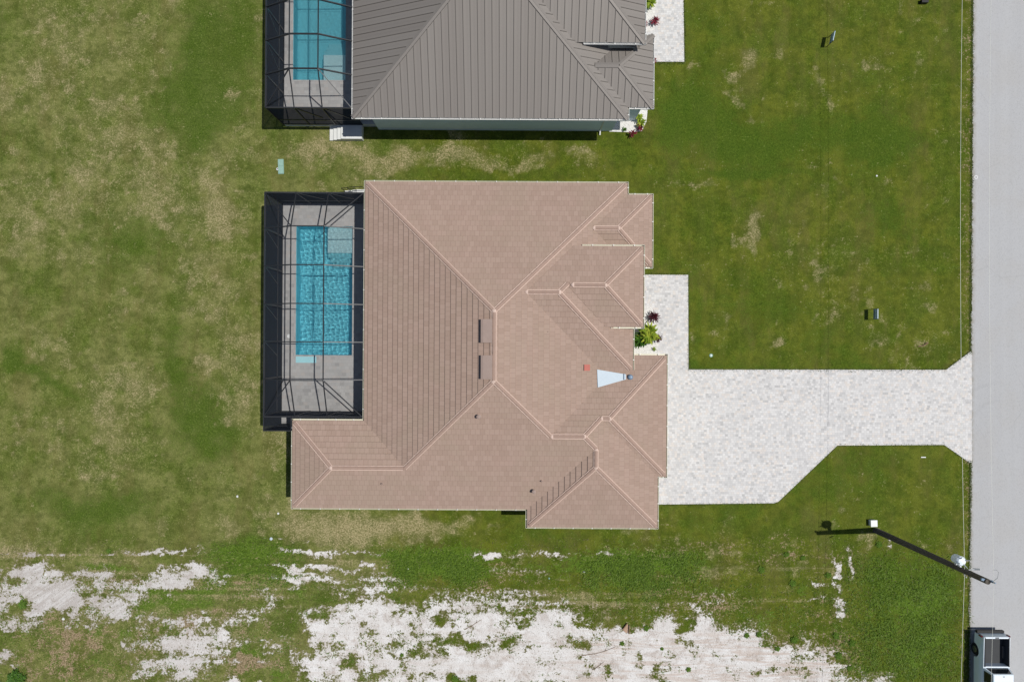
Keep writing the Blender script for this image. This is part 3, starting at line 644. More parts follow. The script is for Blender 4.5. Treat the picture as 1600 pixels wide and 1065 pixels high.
def metal_roof(comps, parent):
    mb = MB(); sp = 0.43
    for c, k, pl, q in pieces(comps):
        f = lambda p, o=0: (p[0], p[1], pl[0] * p[0] + pl[1] * p[1] + pl[2] + o)
        mb.face([f(p) for p in q], 0, [(ucoord(k, p), sdist(k, c, p)) for p in q])
        us = [ucoord(k, p) for p in q]
        for m_ in range(int(math.ceil(min(us) / sp)), int(math.floor(max(us) / sp)) + 1):
            u = m_ * sp; pts = []
            for i in range(len(q)):
                p, r = q[i], q[(i + 1) % len(q)]; a, b = ucoord(k, p) - u, ucoord(k, r) - u
                if a * b < 0:
                    t = a / (a - b); pts.append((p[0] + t * (r[0] - p[0]), p[1] + t * (r[1] - p[1])))
            if len(pts) == 2 and math.dist(*pts) > 0.05:
                mb.bar(f(pts[0], .022), f(pts[1], .022), 0.028, 0.035, 1)
    return mb.build('roof', [M['metal_roof'], M['seam']], parent)
def caps_tile(lines, roof):
    for a, b in lines:
        mb = MB(); A, B = Vector(a), Vector(b)
        if A.z > B.z: A, B = B, A
        if B.z - A.z > .1 and A.z < 5.35 and (abs(A.z - 3.9) < .12 or abs(A.z - 4.59) < .12 or abs(A.z - 5.34) < .12): A = A + (B - A).normalized() * .28
        d_ = B - A; L = d_.length; n = max(1, round(L / 0.40)); d_.normalize()
        sd = d_.cross(Vector((0, 0, 1))).normalized(); up = Vector((0, 0, 1))
        fall = PT * (1.0 if abs(A.z - B.z) < 1e-3 else 0.72)
        def sec(pt, wd, top, lift):
            return [pt + sd * -wd + up * (lift - wd * fall), pt + sd * (-wd * .78) + up * (lift + top * .62), pt + sd * (-wd * .35) + up * (lift + top), pt + sd * (wd * .35) + up * (lift + top), pt + sd * (wd * .78) + up * (lift + top * .62), pt + sd * wd + up * (lift - wd * fall)]
        for i in range(n):
            p0 = A + d_ * (L * i / n - 0.03); p1 = A + d_ * (L * (i + 1) / n)
            s0, s1 = sec(p0, 0.118, 0.085, .04), sec(p1, 0.108, 0.062, .04)
            for j in range(5): mb.face([s0[j], s0[j + 1], s1[j + 1], s1[j]], 0)
            mb.face(s0[::-1], 0)
        m0, m1 = [], []
        for wd, z_ in ((-.150, .02), (-.143, .07), (.143, .07), (.150, .02)):
            m0.append(A + sd * wd + up * (z_ - abs(wd) * fall + .02)); m1.append(B + sd * wd + up * (z_ - abs(wd) * fall + .02))
        for j in (0, 2): mb.face([m0[j], m0[j + 1], m1[j + 1], m1[j]], 1)
        mb.face([m0[1], A + up * .03, B + up * .03, m1[1]], 1); mb.face([A + up * .03, m0[2], m1[2], B + up * .03], 1)
        # mortar star where caps meet, at the high end
        mb.lathe(B.x, B.y, [(0.13, B.z - .02), (0.11, B.z + .09), (0.04, B.z + .125)], 8, 1)
        mb.build('ridge_cap', [M['cap_tile'], M['mortar']], roof)
def caps_metal(lines, roof):
    for a, b in lines:
        mb = MB(); A, B = Vector(a), Vector(b); d_ = (B - A).normalized(); sd = d_.cross(Vector((0, 0, 1))).normalized(); up = Vector((0, 0, 1))
        fall = PT * (1.0 if abs(A.z - B.z) < 1e-3 else 0.72)
        f = lambda p, w_, z_: p + sd * w_ + up * (z_ - abs(w_) * fall)
        for w0, w1 in ((-.15, 0), (0, .15)):
            mb.face([f(A, w0, .055), f(A, w1, .065), f(B, w1, .065), f(B, w0, .055)], 0)
        mb.face([f(A, -.15, .055), f(A, -.15, 0), f(B, -.15, 0), f(B, -.15, .055)], 1); mb.face([f(A, .15, .055), f(A, .15, 0), f(B, .15, 0), f(B, .15, .055)], 1)
        mb.build('ridge_cap', [M['metal_roof'], M['seam']], roof)
def gutter(seg, side, parent, mat, my=None):
    x0, y0, x1, y1, z = seg; z -= 0.015
    sx, sy = {'W': (1, 0), 'E': (-1, 0), 'S': (0, 1), 'N': (0, -1)}[side]   # inward
    mb = MB(); w_ = 0.125; t = 0.014
    def strip(i0, i1, za, zb):
        xs = sorted([x0 + sx * i0, x1 + sx * i1]) if sx else sorted([x0, x1]); ys = sorted([y0 + sy * i0, y1 + sy * i1]) if sy else sorted([y0, y1])
        mb.box(xs[0], xs[1], ys[0], ys[1], za, zb)
    strip(0, t * 1.6, z - .12, z); strip(w_ - t, w_, z - .12, z); strip(t * 1.6, w_ - t, z - .12, z - .11)
    L = abs(x1 - x0) + abs(y1 - y0); n = int(L / 1.33)
    if sy: mb.box(min(x0, x1), min(x0, x1) + .02, min(y0, y0 + sy * w_), max(y0, y0 + sy * w_), z - .118, z - .001)
    hb = mb
    for i in range(n + 1):
        f_ = (i + .5) / (n + 1); cx, cy = x0 + (x1 - x0) * f_, y0 + (y1 - y0) * f_
        q = [(cx, cy), (cx + sx * w_, cy + sy * w_)]
        hb.bar((q[0][0] - sx * .01, q[0][1] - sy * .01, z + .006), (q[1][0], q[1][1], z + .006), 0.045, 0.012, 1)
    mb.build('gutter', [mat, M['gutter_white']], parent)
MY = 23.72
def house(root, x_west, mirror, kind):
    mk = lambda *a, **k: Comp(*a, mirror=mirror, **k)
    ye = lambda y: y if mirror is None else mirror - y
    comps = [mk(x_west, 7.22, -10.55, 9.95),                                     # main hip
             mk(-13.72, -3.0, -10.55, -4.92),                                    # rear wing
             mk(2.0, 8.77, 4.565, 9.23),                                         # front corner room
             mk(-5.0, 7.50, -1.91, 5.835, z=4.55, zs={'N': 5.3}, inset=.4),      # raised foyer
             mk(1.0, 7.97, 0.79, 5.835, z=5.3, inset=.4),                        # entry porch
             mk(-4.0, 9.21, -10.55, -0.74),                                      # garage body
             mk(0.0, 9.73, -8.47, -0.74),                                        # garage front
             mk(0.917, 9.21, -11.66, -1.85)]                                      # side garage
    roof = tile_roof(comps, root) if kind == 'tile' else metal_roof(comps, root)
    (caps_tile if kind == 'tile' else caps_metal)(ridge_lines(comps), roof)
    gm = M['gutter_cream'] if kind == 'tile' else M['gutter_white']
    G_ = [('N', x_west, 9.95, 7.22, 9.95, 3.86), ('E', 7.22, 9.95, 7.22, 9.23, 3.86), ('N', 7.22, 9.23, 8.77, 9.23, 3.86), ('E', 8.77, 9.23, 8.77, 4.565, 3.86), ('S', 7.9, 4.565, 8.77, 4.565, 3.86),
          ('N', 4.2, 5.835, 7.97, 5.835, 5.3), ('E', 7.97, 5.835, 7.97, .79, 5.3), ('S', 5.95, .79, 7.97, .79, 5.3), ('E', 7.50, .79, 7.50, -1.75, 4.55),
          ('N', 7.4, -.74, 9.73, -.74, 3.86), ('E', 9.73, -.74, 9.73, -8.47, 3.86), ('S', 9.21, -8.47, 9.73, -8.47, 3.86), ('E', 9.21, -8.47, 9.21, -11.66, 3.86), ('S', .917, -11.66, 9.21, -11.66, 3.86),
          ('W', .917, -11.66, .917, -10.55, 3.86), ('S', -13.72, -10.55, .917, -10.55, 3.86), ('W', -13.72, -10.55, -13.72, -4.92, 3.86), ('N', -13.72, -4.92, x_west, -4.92, 3.86), ('W', x_west, -4.92, x_west, 9.95, 3.86)]
    for s_, a, b, c, d_, z in G_:
        if mirror is not None: b, d_ = mirror - b, mirror - d_; s_ = {'N': 'S', 'S': 'N'}.get(s_, s_)
        gutter((a, b, c, d_, z), s_, root, gm)
    # walls, stucco, one mesh of non-overlapping outline
    wm = M['stucco_cream'] if kind == 'tile' else M['stucco_blue']
    o_ = .52
    out = [(x_west + 2.2, 9.95 - o_), (7.22 - o_, 9.95 - o_), (7.22 - o_, 9.23 - o_), (8.77 - o_, 9.23 - o_), (8.77 - o_, 4.565 + o_), (6.9, 4.565 + o_), (6.9, -.74 - o_), (9.73 - o_, -.74 - o_), (9.73 - o_, -8.47 + o_), (9.21 - o_, -8.47 + o_),
           (9.21 - o_, -11.66 + o_), (.917 + o_, -11.66 + o_), (.917 + o_, -10.55 + o_), (-13.72 + o_, -10.55 + o_), (-13.72 + o_, -4.92 - o_), (x_west + 2.2, -4.92 - o_)]
    if kind != 'tile': out[0] = (x_west + .95, out[0][1]); 
    mb = MB(); mb.prism([(x, ye(y)) for x, y in out], -0.02, 3.72)
    mb.build('wall', wm, root)
    # soffit
    mb = MB()
    for (x0, x1, y0, y1) in [(x_west, 7.22, -10.55, 9.95), (-13.72, x_west, -10.55, -4.92), (7.22, 8.77, 4.565, 9.23), (7.22, 9.21, -10.55, -.74), (9.21, 9.73, -8.47, -.74), (.917, 9.21, -11.66, -10.55)]:
        i = .127
        a, b = sorted((ye(y0), ye(y1)))
        mb.box(x0 + (i if x0 in (x_west, -13.72, .917) else 0), x1 - (i if x1 > 7.3 else (i if (x1, y1) == (7.22, 9.95) and 0 else 0)), a + i, b - i, 3.725, 3.75)
    mb.build('soffit', M['fascia'], root)
    # raised foyer and porch walls
    mb = MB()
    for (x0, x1, y0, y1, z) in [(3.0, 7.50 - .42, -1.91 + .42, 5.4, 4.5), (3.5, 7.97 - .42, .79 + .42, 5.835 - .42, 5.22)]:
        a, b = sorted((ye(y0), ye(y1))); mb.box(x0, x1, a, b, 3.76, z)
    for (px_, py_) in ((7.4, 1.35), (7.4, 5.2)): mb.box(px_ - .18, px_ + .18, ye(py_) - .18, ye(py_) + .18, 0, 3.76)
    mb.build('upper_wall', wm, root)
    mb = MB()
    for (x0, x1, y0, y1, z) in [(5.0, 7.38, -1.78, 5.7, 4.46), (3.6, 7.85, .92, 5.7, 5.21)]:
        a, b = sorted((ye(y0), ye(y1))); mb.box(x0, x1, a, b, z - .02, z)
    mb.build('upper_soffit', M['fascia'], root)
    # openings on the street side and the sides
    def opening(nm, x0, x1, y0, y1, z0, z1, mat, fr=True):
        a, b = sorted((ye(y0), ye(y1))); m_ = MB(); m_.box(x0, x1, a, b, z0, z1); o = m_.build(nm, mat, root)
        return o
    opening('garage_door', 9.20, 9.24, -2.2, -7.0, .0, 2.3, M['door_white']); opening('garage_door', 8.68, 8.72, -9.0, -10.6, .0, 2.3, M['door_white'])
    opening('front_door', 6.90, 6.94, 2.6, 3.7, .15, 2.4, M['sign_dark'])
    opening('window', 8.24, 8.28, 6.0, 7.8, .9, 2.3, M['glass_dark'])
    for x in (-5.5, -1.5, 3.0) if kind == 'tile' else (): opening('window', x, x + 1.2, 9.42, 9.46, 1.2, 2.4, M['glass_dark'])
    for x in (-11, -7, -3): opening('window', x, x + 1.2, -10.06, -10.02, 1.2, 2.4, M['glass_dark'])
    return comps, roof

H1 = empty('tile_roof_house', (0, 0, 0), 0, 'single storey house under a pinkish brown flat tile hip roof, beside the paved driveway', 'house')
comps1, roof1 = house(H1, -9.28, None, 'tile')
H2 = empty('metal_roof_house', (0, 0, 0), 0, 'pale blue house with a grey brown standing seam metal roof at the top edge', 'house')
comps2, roof2 = house(H2, -10.09, MY, 'metal')

# roof fittings on the tile roof
def on_roof(px, py):
    z = 5.5
    for _ in range(12):
        x, y, _z = P(px, py, z); z = env(comps1, x, y)
    return x, y, z
for (a, b, c_, d_) in ((752.5, 769, 494, 530.5), (752, 769, 550, 587)):     # off-ridge vents, open on the low side
    x0, y0, z0 = on_roof(754, (b if 0 else (c_ + d_) / 2)); x1 = x0 + .58
    ya, yb = P(0, c_, 7.0)[1], P(0, d_, 7.0)[1]
    ya, yb = max(ya, yb), min(ya, yb)
    zt0, zt1 = z0 + .36, env(comps1, x1, (ya + yb) / 2) + .19
    mb = MB(); e_ = lambda x: env(comps1, x, (ya + yb) / 2)
    t = .02
    mb.face([(x0 + .05, yb, zt0), (x0 + .05, ya, zt0), (x1, ya, zt1), (x1, yb, zt1)][::-1])
    mb.face([(x0 - .09, yb, zt0 - .05), (x0 - .09, ya, zt0 - .05), (x0 + .05, ya, zt0), (x0 + .05, yb, zt0)][::-1])
    for y in (ya, yb): mb.face([(x0 + .02, y, e_(x0 + .02)), (x1, y, e_(x1)), (x1, y, zt1), (x0 + .05, y, zt0), (x0 - .09, y, zt0 - .05)])
    mb.face([(x1, yb, e_(x1)), (x1, ya, e_(x1)), (x1, ya, zt1), (x1, yb, zt1)])
    mb.face([(x0 - .03, yb, e_(x0) - .02), (x0 - .03, ya, e_(x0) - .02), (x0 + .3, ya, e_(x0 + .3) + .03), (x0 + .3, yb, e_(x0 + .3) + .03)])
    o = mb.build('roof_vent', M['vent_metal'], roof1)
    mb = MB(); mb.box(x0 - .02, x0 + .02, yb + .02, ya - .02, e_(x0), zt0 - .03); mb.build('vent_opening', M['black'], roof1)
for (px, py, r, h) in ((748, 650, .085, .30), (834, 766, .085, .30), (846, 750.5, .045, .22), (597, 755, .045, .2), (856, 518, .02, .08)):
    x, y, z = on_roof(px, py)
    mb = MB(); mb.lathe(x, y, [(r * 1.9, z - .02), (r * 1.7, z + .05), (r, z + .07), (r, z + h), (r * .8, z + h), (r * .8, z + h - .06)], 12)
    if r > .08: mb.lathe(x, y, [(r * 1.5, z + h + .03), (r * 1.45, z + h + .06), (r * .5, z + h + .10)], 12)
    mb.build('vent_pipe', M['vent_metal'], roof1, smooth=False)
x, y, z = on_roof(917, 574); mb = MB(); s_ = .185
mb.face([(x + a * s_, y + b * s_, env(comps1, x + a * s_, y) + .12) for a, b in ((-1, -1), (1, -1), (1, 1), (-1, 1))])
tag(mb.build('replacement_tile', M['red_tile'], roof1), 'faded red square tile')
mb = MB(); q = [(933, 577, 4.80), (934, 605, 4.80), (978, 592.5, 4.60), (978, 584.5, 4.60)]
pts = [P(*a) for a in q]; mb.face([(a, b, c + .01) for a, b, c in pts])
for i in range(4):
    a, b = pts[i], pts[(i + 1) % 4]; mb.face([(a[0], a[1], a[2] - .3), (b[0], b[1], b[2] - .3), (b[0], b[1], b[2] + .01), (a[0], a[1], a[2] + .01)])
tag(mb.build('valley_flashing', M['membrane'], roof1), 'pale blue white sheet in the dead valley')
a, b, c_ = P(985, 589, 4.6); mb = MB(); mb.lathe(a, b, [(.16, c_ - .3), (.16, c_ + .02), (.10, c_ + .09), (.03, c_ + .10)], 12)
mb.build('roof_drain', M['sign_dark'], roof1); p0 = P(975, 583.5, 4.66); p1 = P(975, 593, 4.66); mb = MB(); mb.bar(p0, p1, .05, .04); mb.build('flashing_strap', M['sign_dark'], roof1)
# downspouts
mb = MB(); x, y, z = P(949, 190, 3.7); mb.bar((x, 14.29, 3.6), (x, 14.29, .25), .08, .07); mb.bar((x, 14.29, .25), (x, 14.0, .08), .08, .07); mb.bar((x, 13.86, 3.72), (x, 14.29, 3.5), .08, .07)
mb.build('downspout', M['gutter_white'], H2)
for (px) in (751, 812, 840):
    x, y, z = P(px, 195, 2.6); mb = MB(); mb.box(x - .08, x + .08, 14.19, 14.24, 2.4, 2.56); mb.build('wall_vent', M['sign_dark'], H2)

# ------------------------------------------------------------------ decks, pools, screen enclosures
GX1, GX2 = -9.28, -10.09                      # house eave lines the cages hang on
XL1 = P(413, 486, 3.85)[0]; YT1 = P(490, 301, 3.85)[1]; YB1 = P(500, 651, 3.85)[1]; YA1 = P(435, 672.5, 3.85)[1]
XL2 = P(415.5, 80, 3.85)[0]; YB2 = P(480, 168.5, 3.85)[1]
deckm = M['deck_paver']
def deck(name, x0, x1, y0, y1, hole, extra=()):
    mb = MB(); hx0, hx1, hy0, hy1 = hole
    rs = [(x0, hx0, y0, y1), (hx1, x1, y0, y1), (hx0, hx1, y0, hy0), (hx0, hx1, hy1, y1)]
    for a, b, c, d_ in rs: mb.face([(a, c, zD), (b, c, zD), (b, d_, zD), (a, d_, zD)], 0)
    for (a, b), (c, d_) in (((x0, y0), (x1, y0)), ((x1, y0), (x1, y1)), ((x1, y1), (x0, y1)), ((x0, y1), (x0, y0))):
        mb.face([(a, b, -.02), (c, d_, -.02), (c, d_, zD), (a, b, zD)], 1)
    for r in extra: mb.box(*r, -.02, zD, 0)
    return tag(mb.build(name, [deckm, M['concrete_white']]), kind='structure')
def ripple_grid(x0, x1, y0, y1, z, amp, seed, g=0.03):
    nx, ny = int((x1 - x0) / g) + 1, int((y1 - y0) / g) + 1
    xs = np.linspace(x0, x1, nx); ys = np.linspace(y0, y1, ny); X, Y = np.meshgrid(xs, ys)
    Z = np.zeros_like(X); rs = np.random.RandomState(seed)
    px_ = X + .10 * fbm(X, Y, seed, 1.3, 2); py_ = Y + .10 * fbm(X, Y, seed + 9, 1.3, 2)
    for _ in range(26):
        lam = rs.uniform(.13, .38); th = rs.uniform(0, 6.283); kk = 6.283 / lam
        Z += amp * (lam / .24) ** 1.5 * np.sin(kk * (px_ * math.cos(th) + py_ * math.sin(th)) + rs.uniform(0, 6.28)) / math.sqrt(13)
    return xs, ys, X, Y, Z + z
def pool(name, rc, zw, plaster, shelf, label, amp, seed, step_ext=None, bench=None):
    x0, x1, y0, y1 = rc
    root = empty(name, ((x0 + x1) / 2, (y0 + y1) / 2, 0), 0, label, 'pool'); off = (root.location.x, root.location.y, 0)
    zf = -0.75
    mb = MB(); mb.face([(x0, y0, zf), (x1, y0, zf), (x1, y1, zf), (x0, y1, zf)])
    for (a, b), (c, d_) in (((x0, y0), (x1, y0)), ((x1, y0), (x1, y1)), ((x1, y1), (x0, y1)), ((x0, y1), (x0, y0))):
        mb.face([(a, b, zf), (a, b, zD - .01), (c, d_, zD - .01), (c, d_, zf)])
    mb.build('pool_shell', plaster, root, off=off).cycles.is_caustics_receiver = True
    sx0, sx1, sy0, sy1, dirn = shelf
    mb = MB(); mb.box(sx0, sx1 - .003, sy0, sy1 - .003, zf, zw - .22)
    mb.build('sun_shelf', M['plaster_pale'], root, off=off).cycles.is_caustics_receiver = True
    mb = MB()
    for i in range(3):
        if dirn < 0: mb.box(sx0 + .1 * i, sx1 - .004, sy0 - .32 * (i + 1), sy0 - .32 * i, zf, zw - .45 - .22 * i)
        else: mb.box(sx0 + .1 * i, sx1 - .004, sy1 + .32 * i, sy1 + .32 * (i + 1), zf, zw - .45 - .22 * i)
    mb.build('pool_step', M['plaster_step'], root, off=off).cycles.is_caustics_receiver = True
    xs, ys, X, Y, Z = ripple_grid(x0 + .002, x1 - .002, y0 + .002, y1 - .002, zw, amp, seed)
    nx, ny = len(xs), len(ys)
    me = bpy.data.meshes.new('water'); co = np.stack([X.ravel() - off[0], Y.ravel() - off[1], Z.ravel()], -1)
    i = np.arange(nx - 1)[None, :] + np.arange(ny - 1)[:, None] * nx
    q = np.stack([i, i + 1, i + 1 + nx, i + nx], -1).reshape(-1, 4)
    me.from_pydata(co.tolist(), [], q.tolist()); me.polygons.foreach_set('use_smooth', [True] * len(q)); me.materials.append(M['water']); me.update()
    o = bpy.data.objects.new('water', me); C.objects.link(o); o.parent = root; o.cycles.is_caustics_caster = True
    # coping
    mb = MB(); cw = .10
    for (a, b, c, d_) in ((x0 - cw, x0, y0 - cw, y1 + cw), (x1, x1 + cw, y0 - cw, y1 + cw), (x0, x1, y0 - cw, y0), (x0, x1, y1, y1 + cw)): mb.box(a, b, c, d_, zD + .004, zD + .012)
    mb.build('coping', deckm, root, off=off)
    return root, off
dk1 = deck('pool_deck', P(440.5, 486, zD)[0], -6.95, P(500, 660, zD)[1], YT1 - .02, POOL1, extra=())
x0a = P(440.5, 486, zD)[0]; mb = MB(); yb = P(500, 660, zD)[1]; mb.box(x0a, -13.2, YA1 + .05, yb - .002, -.02, zD); tag(mb.build('pool_deck', deckm), kind='structure')
dk2 = deck('pool_deck', P(443.5, 80, zD)[0], -9.0, P(480, 193.5, zD)[1], 29.5, POOL2)
px0, px1, py0, py1 = POOL1
sh = rect_px(512, 551, 350, 395, .3)
pr1, off1 = pool('swimming_pool', POOL1, .44, M['plaster_blue'], (sh[0], px1, sh[2], py1, -1), 'rippled turquoise pool behind the tile roofed house with pale shelf at its upper right', .0030, 5)
# shallow entry bench beyond the far end
r = rect_px(463, 495, 554.5, 566.5, .44)
mb = MB(); mb.face([(r[0], r[2], zD + .003), (r[1], r[2], zD + .003), (r[1], py0 - .1, zD + .003), (r[0], py0 - .1, zD + .003)])
mb.build('entry_bench', M['plaster_step'], pr1, off=off1)
s2 = rect_px(505.5, 533, 86, 128, .3)
pr2, off2 = pool('swimming_pool', POOL2, .44, M['plaster_teal'], (s2[0], POOL2[1], POOL2[2], s2[3], 1), 'calm teal pool beside the metal roofed house, cut off by the top edge', .0004, 8)

def cage(root, xl, xr, y_end, ya_list, xa, xb, endsign, zr=3.85, zt=4.85, y_far=None, farclosed=True, alcove=None):
    """mansard screen cage; ya_list: y of frames; y_end list of closed rail ends"""
    W_, B_ = .05, .10
    def part(nm, a, b, w_=W_, h=B_, mat='bronze'):
        m_ = MB(); m_.bar(a, b, w_, h); return m_.build(nm, M[mat], root)
    yT, yB = y_end
    fT, fB = ya_list[0], ya_list[-1]
    part('top_rail', (xl, yT, zr), (xl, yB, zr), .08, .08); part('base_rail', (xl + .0, yT, zD + .03), (xl, yB, zD + .03))
    for y in (yT, yB): part('top_rail', (xl, y, zr), (xr, y, zr), .08, .08); part('base_rail', (xl, y, zD + .03), (xr, y, zD + .03)); part('chair_rail', (xl, y, 1.5), (xr, y, 1.5))
    part('chair_rail', (xl, yT, 1.5), (xl, yB, 1.5))
    for x in (xa, xb): part('purlin', (x, fT, zt), (x, fB, zt))
    for y in ya_list:
        part('beam', (xl, y, zr), (xa, y, zt), .06, .14); part('beam', (xa, y, zt), (xb, y, zt), .06, .14); part('beam', (xb, y, zt), (xr, y, zr), .06, .14)
        part('post', (xl, y, zD), (xl, y, zr))
    dx = (xa - xl)
    for (y, f) in ((yT, fT), (yB, fB)):
        part('hip_rafter', (xl, y, zr), (xa, f, zt)); part('hip_rafter', (xr, y, zr), (xb, f, zt))
        for x in (xa, xb):
            part('rafter', (x, y, zr), (x, f, zt)); part('post', (x, y, zD), (x, y, zr))
        part('post', (xl, y, zD), (xl, y, zr)); 
        for x in (xa, xb): part('brace', (x, y, zr), (x + 1.25, y, zr - 1.9))
    for y in ya_list[:-1] if endsign > 0 else ya_list[:-1]:
        part('brace', (xl, y, zr), (xl, y - .9, zr - 2.3), .04, .06)
    # screens
    def scr(pts, mat, t=0):
        m_ = MB(); m_.face(pts); m_.build('screen_panel', M[mat], root)
    ys = list(ya_list)
    e = .01
    for a, b in zip(ys[:-1], ys[1:]):
        scr([(xl, a, zr), (xa, a, zt), (xa, b, zt), (xl, b, zr)], 'screen_roof'); scr([(xa, a, zt), (xb, a, zt), (xb, b, zt), (xa, b, zt)], 'screen_roof'); scr([(xb, a, zt), (xr, a, zr), (xr, b, zr), (xb, b, zt)], 'screen_roof')
        scr([(xl, a, zD), (xl, a, zr), (xl, b, zr), (xl, b, zD)], 'screen_wall')
    for (y, f) in ((yT, fT), (yB, fB)):
        scr([(xl, y, zr), (xa, f, zt), (xb, f, zt), (xr, y, zr)], 'screen_roof'); scr([(xl, y, zr), (xa, f, zt), (xl, f, zr)], 'screen_roof'); scr([(xr, y, zr), (xb, f, zt), (xr, f, zr)], 'screen_roof')
        scr([(xl, y, zD), (xl, y, zr), (xl, f, zr), (xl, f, zD)], 'screen_wall')
        scr([(xl, y, zD), (xr, y, zD), (xr, y, zr), (xl, y, zr)], 'screen_wall')
c1 = empty('screen_enclosure', (0, 0, 0), 0, 'dark mansard screen cage over the rippled pool of the tile roofed house', 'pool cage', 'pool screen cages')
xa1 = P(453.8, 470, 4.85)[0]; xb1 = P(505.5, 470, 4.85)[0]
fr1 = [P(480, v, 4.85)[1] for v in (353, 413.5, 474, 534, 594)]
cage(c1, XL1, GX1, (YT1, YB1), fr1, xa1, xb1, 1)
# alcove beside the wing
def cpart(nm, a, b, w_=.06, h=.08): m_ = MB(); m_.bar(a, b, w_, h); m_.build(nm, M['bronze'], c1)
xw = -13.72
cpart('top_rail', (XL1, YB1, 3.85), (XL1, YA1, 3.85)); cpart('top_rail', (XL1, YA1, 3.85), (xw, YA1, 3.85)); cpart('post', (XL1, YA1, .5), (XL1, YA1, 3.85)); cpart('post', (xw + .3, YA1, .5), (xw + .3, YA1, 3.85)); cpart('top_rail', (xw, YB1, 3.85), (xw, YA1, 3.85))
cpart('base_rail', (XL1, YA1, .58), (xw + .4, YA1, .58)); cpart('chair_rail', (XL1, YA1, 1.5), (xw + .4, YA1, 1.5))
m_ = MB(); m_.face([(XL1, YB1, 3.85), (xw, YB1, 3.85), (xw, YA1, 3.85), (XL1, YA1, 3.85)]); m_.build('screen_panel', M['screen_roof'], c1)
m_ = MB(); m_.face([(XL1, YB1, zD), (XL1, YB1, 3.85), (XL1, YA1, 3.85), (XL1, YA1, zD)]); m_.build('screen_panel', M['screen_wall'], c1)
m_ = MB(); m_.face([(XL1, YA1, zD), (XL1, YA1, 3.85), (xw + .4, YA1, 3.85), (xw + .4, YA1, zD)]); m_.build('screen_panel', M['screen_wall'], c1)
c2 = empty('screen_enclosure', (0, 0, 0), 0, 'dark mansard screen cage over the calm teal pool, cut off by the top edge', 'pool cage', 'pool screen cages')
xa2 = P(452, 50, 4.85)[0]; xb2 = P(497, 50, 4.85)[0]
f0 = P(480, 107, 4.85)[1]; st = P(480, 53, 4.85)[1] - f0
fr2 = [f0 + st * i for i in range(5, -1, -1)]
cage(c2, XL2, GX2, (fr2[0] + 2.2, YB2), fr2, xa2, xb2, 1)

# stairs at the cages' side doors
def stairs(label, x_top, x_plat, y0, y1, rail):
    root = empty('side_steps', (x_plat, (y0 + y1) / 2, 0), 0, label, 'steps'); off = tuple(root.location)
    mb = MB(); mb.box(x_plat, x_top, y0, y1, -.02, zD - .02); mb.build('landing', M['concrete_white'], root, off=off, bevel=.01)
    for i in range(3):
        z = zD - .02 - .14 * (i + 1); mb = MB(); mb.box(x_plat - .29 * (i + 1), x_plat - .29 * i - .002, y0, y1, -.02, z); mb.build('step', M['concrete_white'], root, off=off, bevel=.01)
    if rail:
        for y in (y0 + .05, y1 - .05):
            mb = MB(); a = (x_top - .05, y, zD + .95); b = (x_plat, y, zD + .95); c = (x_plat - .9, y, .1 + .95)
            mb.tube([a, b], .022, n=8); mb.tube([b, c], .022, n=8)
            for (x, zz, zt_) in ((x_top - .05, zD - .03, zD + .95), (x_plat, zD - .03, zD + .95), (x_plat - .88, .1, 1.06), (x_plat - .45, .3, 1.24)): mb.tube([(x, y, zz), (x, y, zt_)], .02, n=8)
            mb.tube([(x_plat, y, zD + .5), (x_plat - .9, y, .1 + .5)], .016, n=6)
            mb.build('handrail', M['black'], root, off=off)
    return root
x_, y_, _ = P(549, 297, .5)
stairs('small white side steps with black handrails at the corner of the tile roofed house', P(573, 297, .5)[0], P(557, 297, .5)[0], YT1 + .03, YT1 + .95, True)
xa_, ya_, _ = P(536, 212, .5)
yd2 = P(480, 193.5, zD)[1]
stairs('white side steps without rails below the cage of the metal roofed house', P(565.5, 210, .5)[0], P(533, 210, .5)[0], yd2 - .98, yd2 - .03, False)
# small furniture-like details in the cage: skimmer lid
mb = MB(); x, y, _ = P(451.5, 525, zD); mb.lathe(x, y, [(.13, zD + .004), (.13, zD + .014), (.11, zD + .018)], 16); tag(mb.build('skimmer_lid', M['white_plastic']), 'round white skimmer lid on the deck left of the rippled pool', 'lid')

# ------------------------------------------------------------------ planting beds and plants
def bed(name, pts, z, label):
    mb = MB(); mb.prism([P(*q)[:2] for q in pts], .0, z); return tag(mb.build(name, M['rock']), kind='structure')
bed('gravel_bed', [(985, 475), (1018, 478), (1026, 500), (1028, 540), (1024, 556), (985, 556)], .05, '')
bed('gravel_bed', [(945, 190), (1012, 168), (1010, 190), (1003, 205), (985, 207), (952, 206)], .045, '')
bed('gravel_bed', [(1000, -40), (1018, -40), (1024, 20), (1020, 48), (1000, 52)], .05, '')
def leaf(mb, base, az, el, L, wd, droop, idx, fold=.25, n=5):
    d_ = Vector((math.cos(az) * math.cos(el), math.sin(az) * math.cos(el), math.sin(el))); sd = Vector((-math.sin(az), math.cos(az), 0))
    p = Vector(base); prevL = prevR = prevM = None
    for i in range(n + 1):
        t = i / n; w_ = wd * math.sin(math.pi * min(1, .12 + t * .88)) ** .8 * (1 if i < n else .05)
        l, r_, m_ = p - sd * w_ / 2 + Vector((0, 0, fold * w_)), p + sd * w_ / 2 + Vector((0, 0, fold * w_)), p.copy()
        if prevL is not None:
            mb.face([prevL, prevM, m_, l], 0, [(idx + .5, 0)] * 4); mb.face([prevM, prevR, r_, m_], 0, [(idx + .5, 0)] * 4)
        prevL, prevR, prevM = l, r_, m_
        d_ = (d_ + Vector((0, 0, -droop / n))).normalized(); p = p + d_ * (L / n)
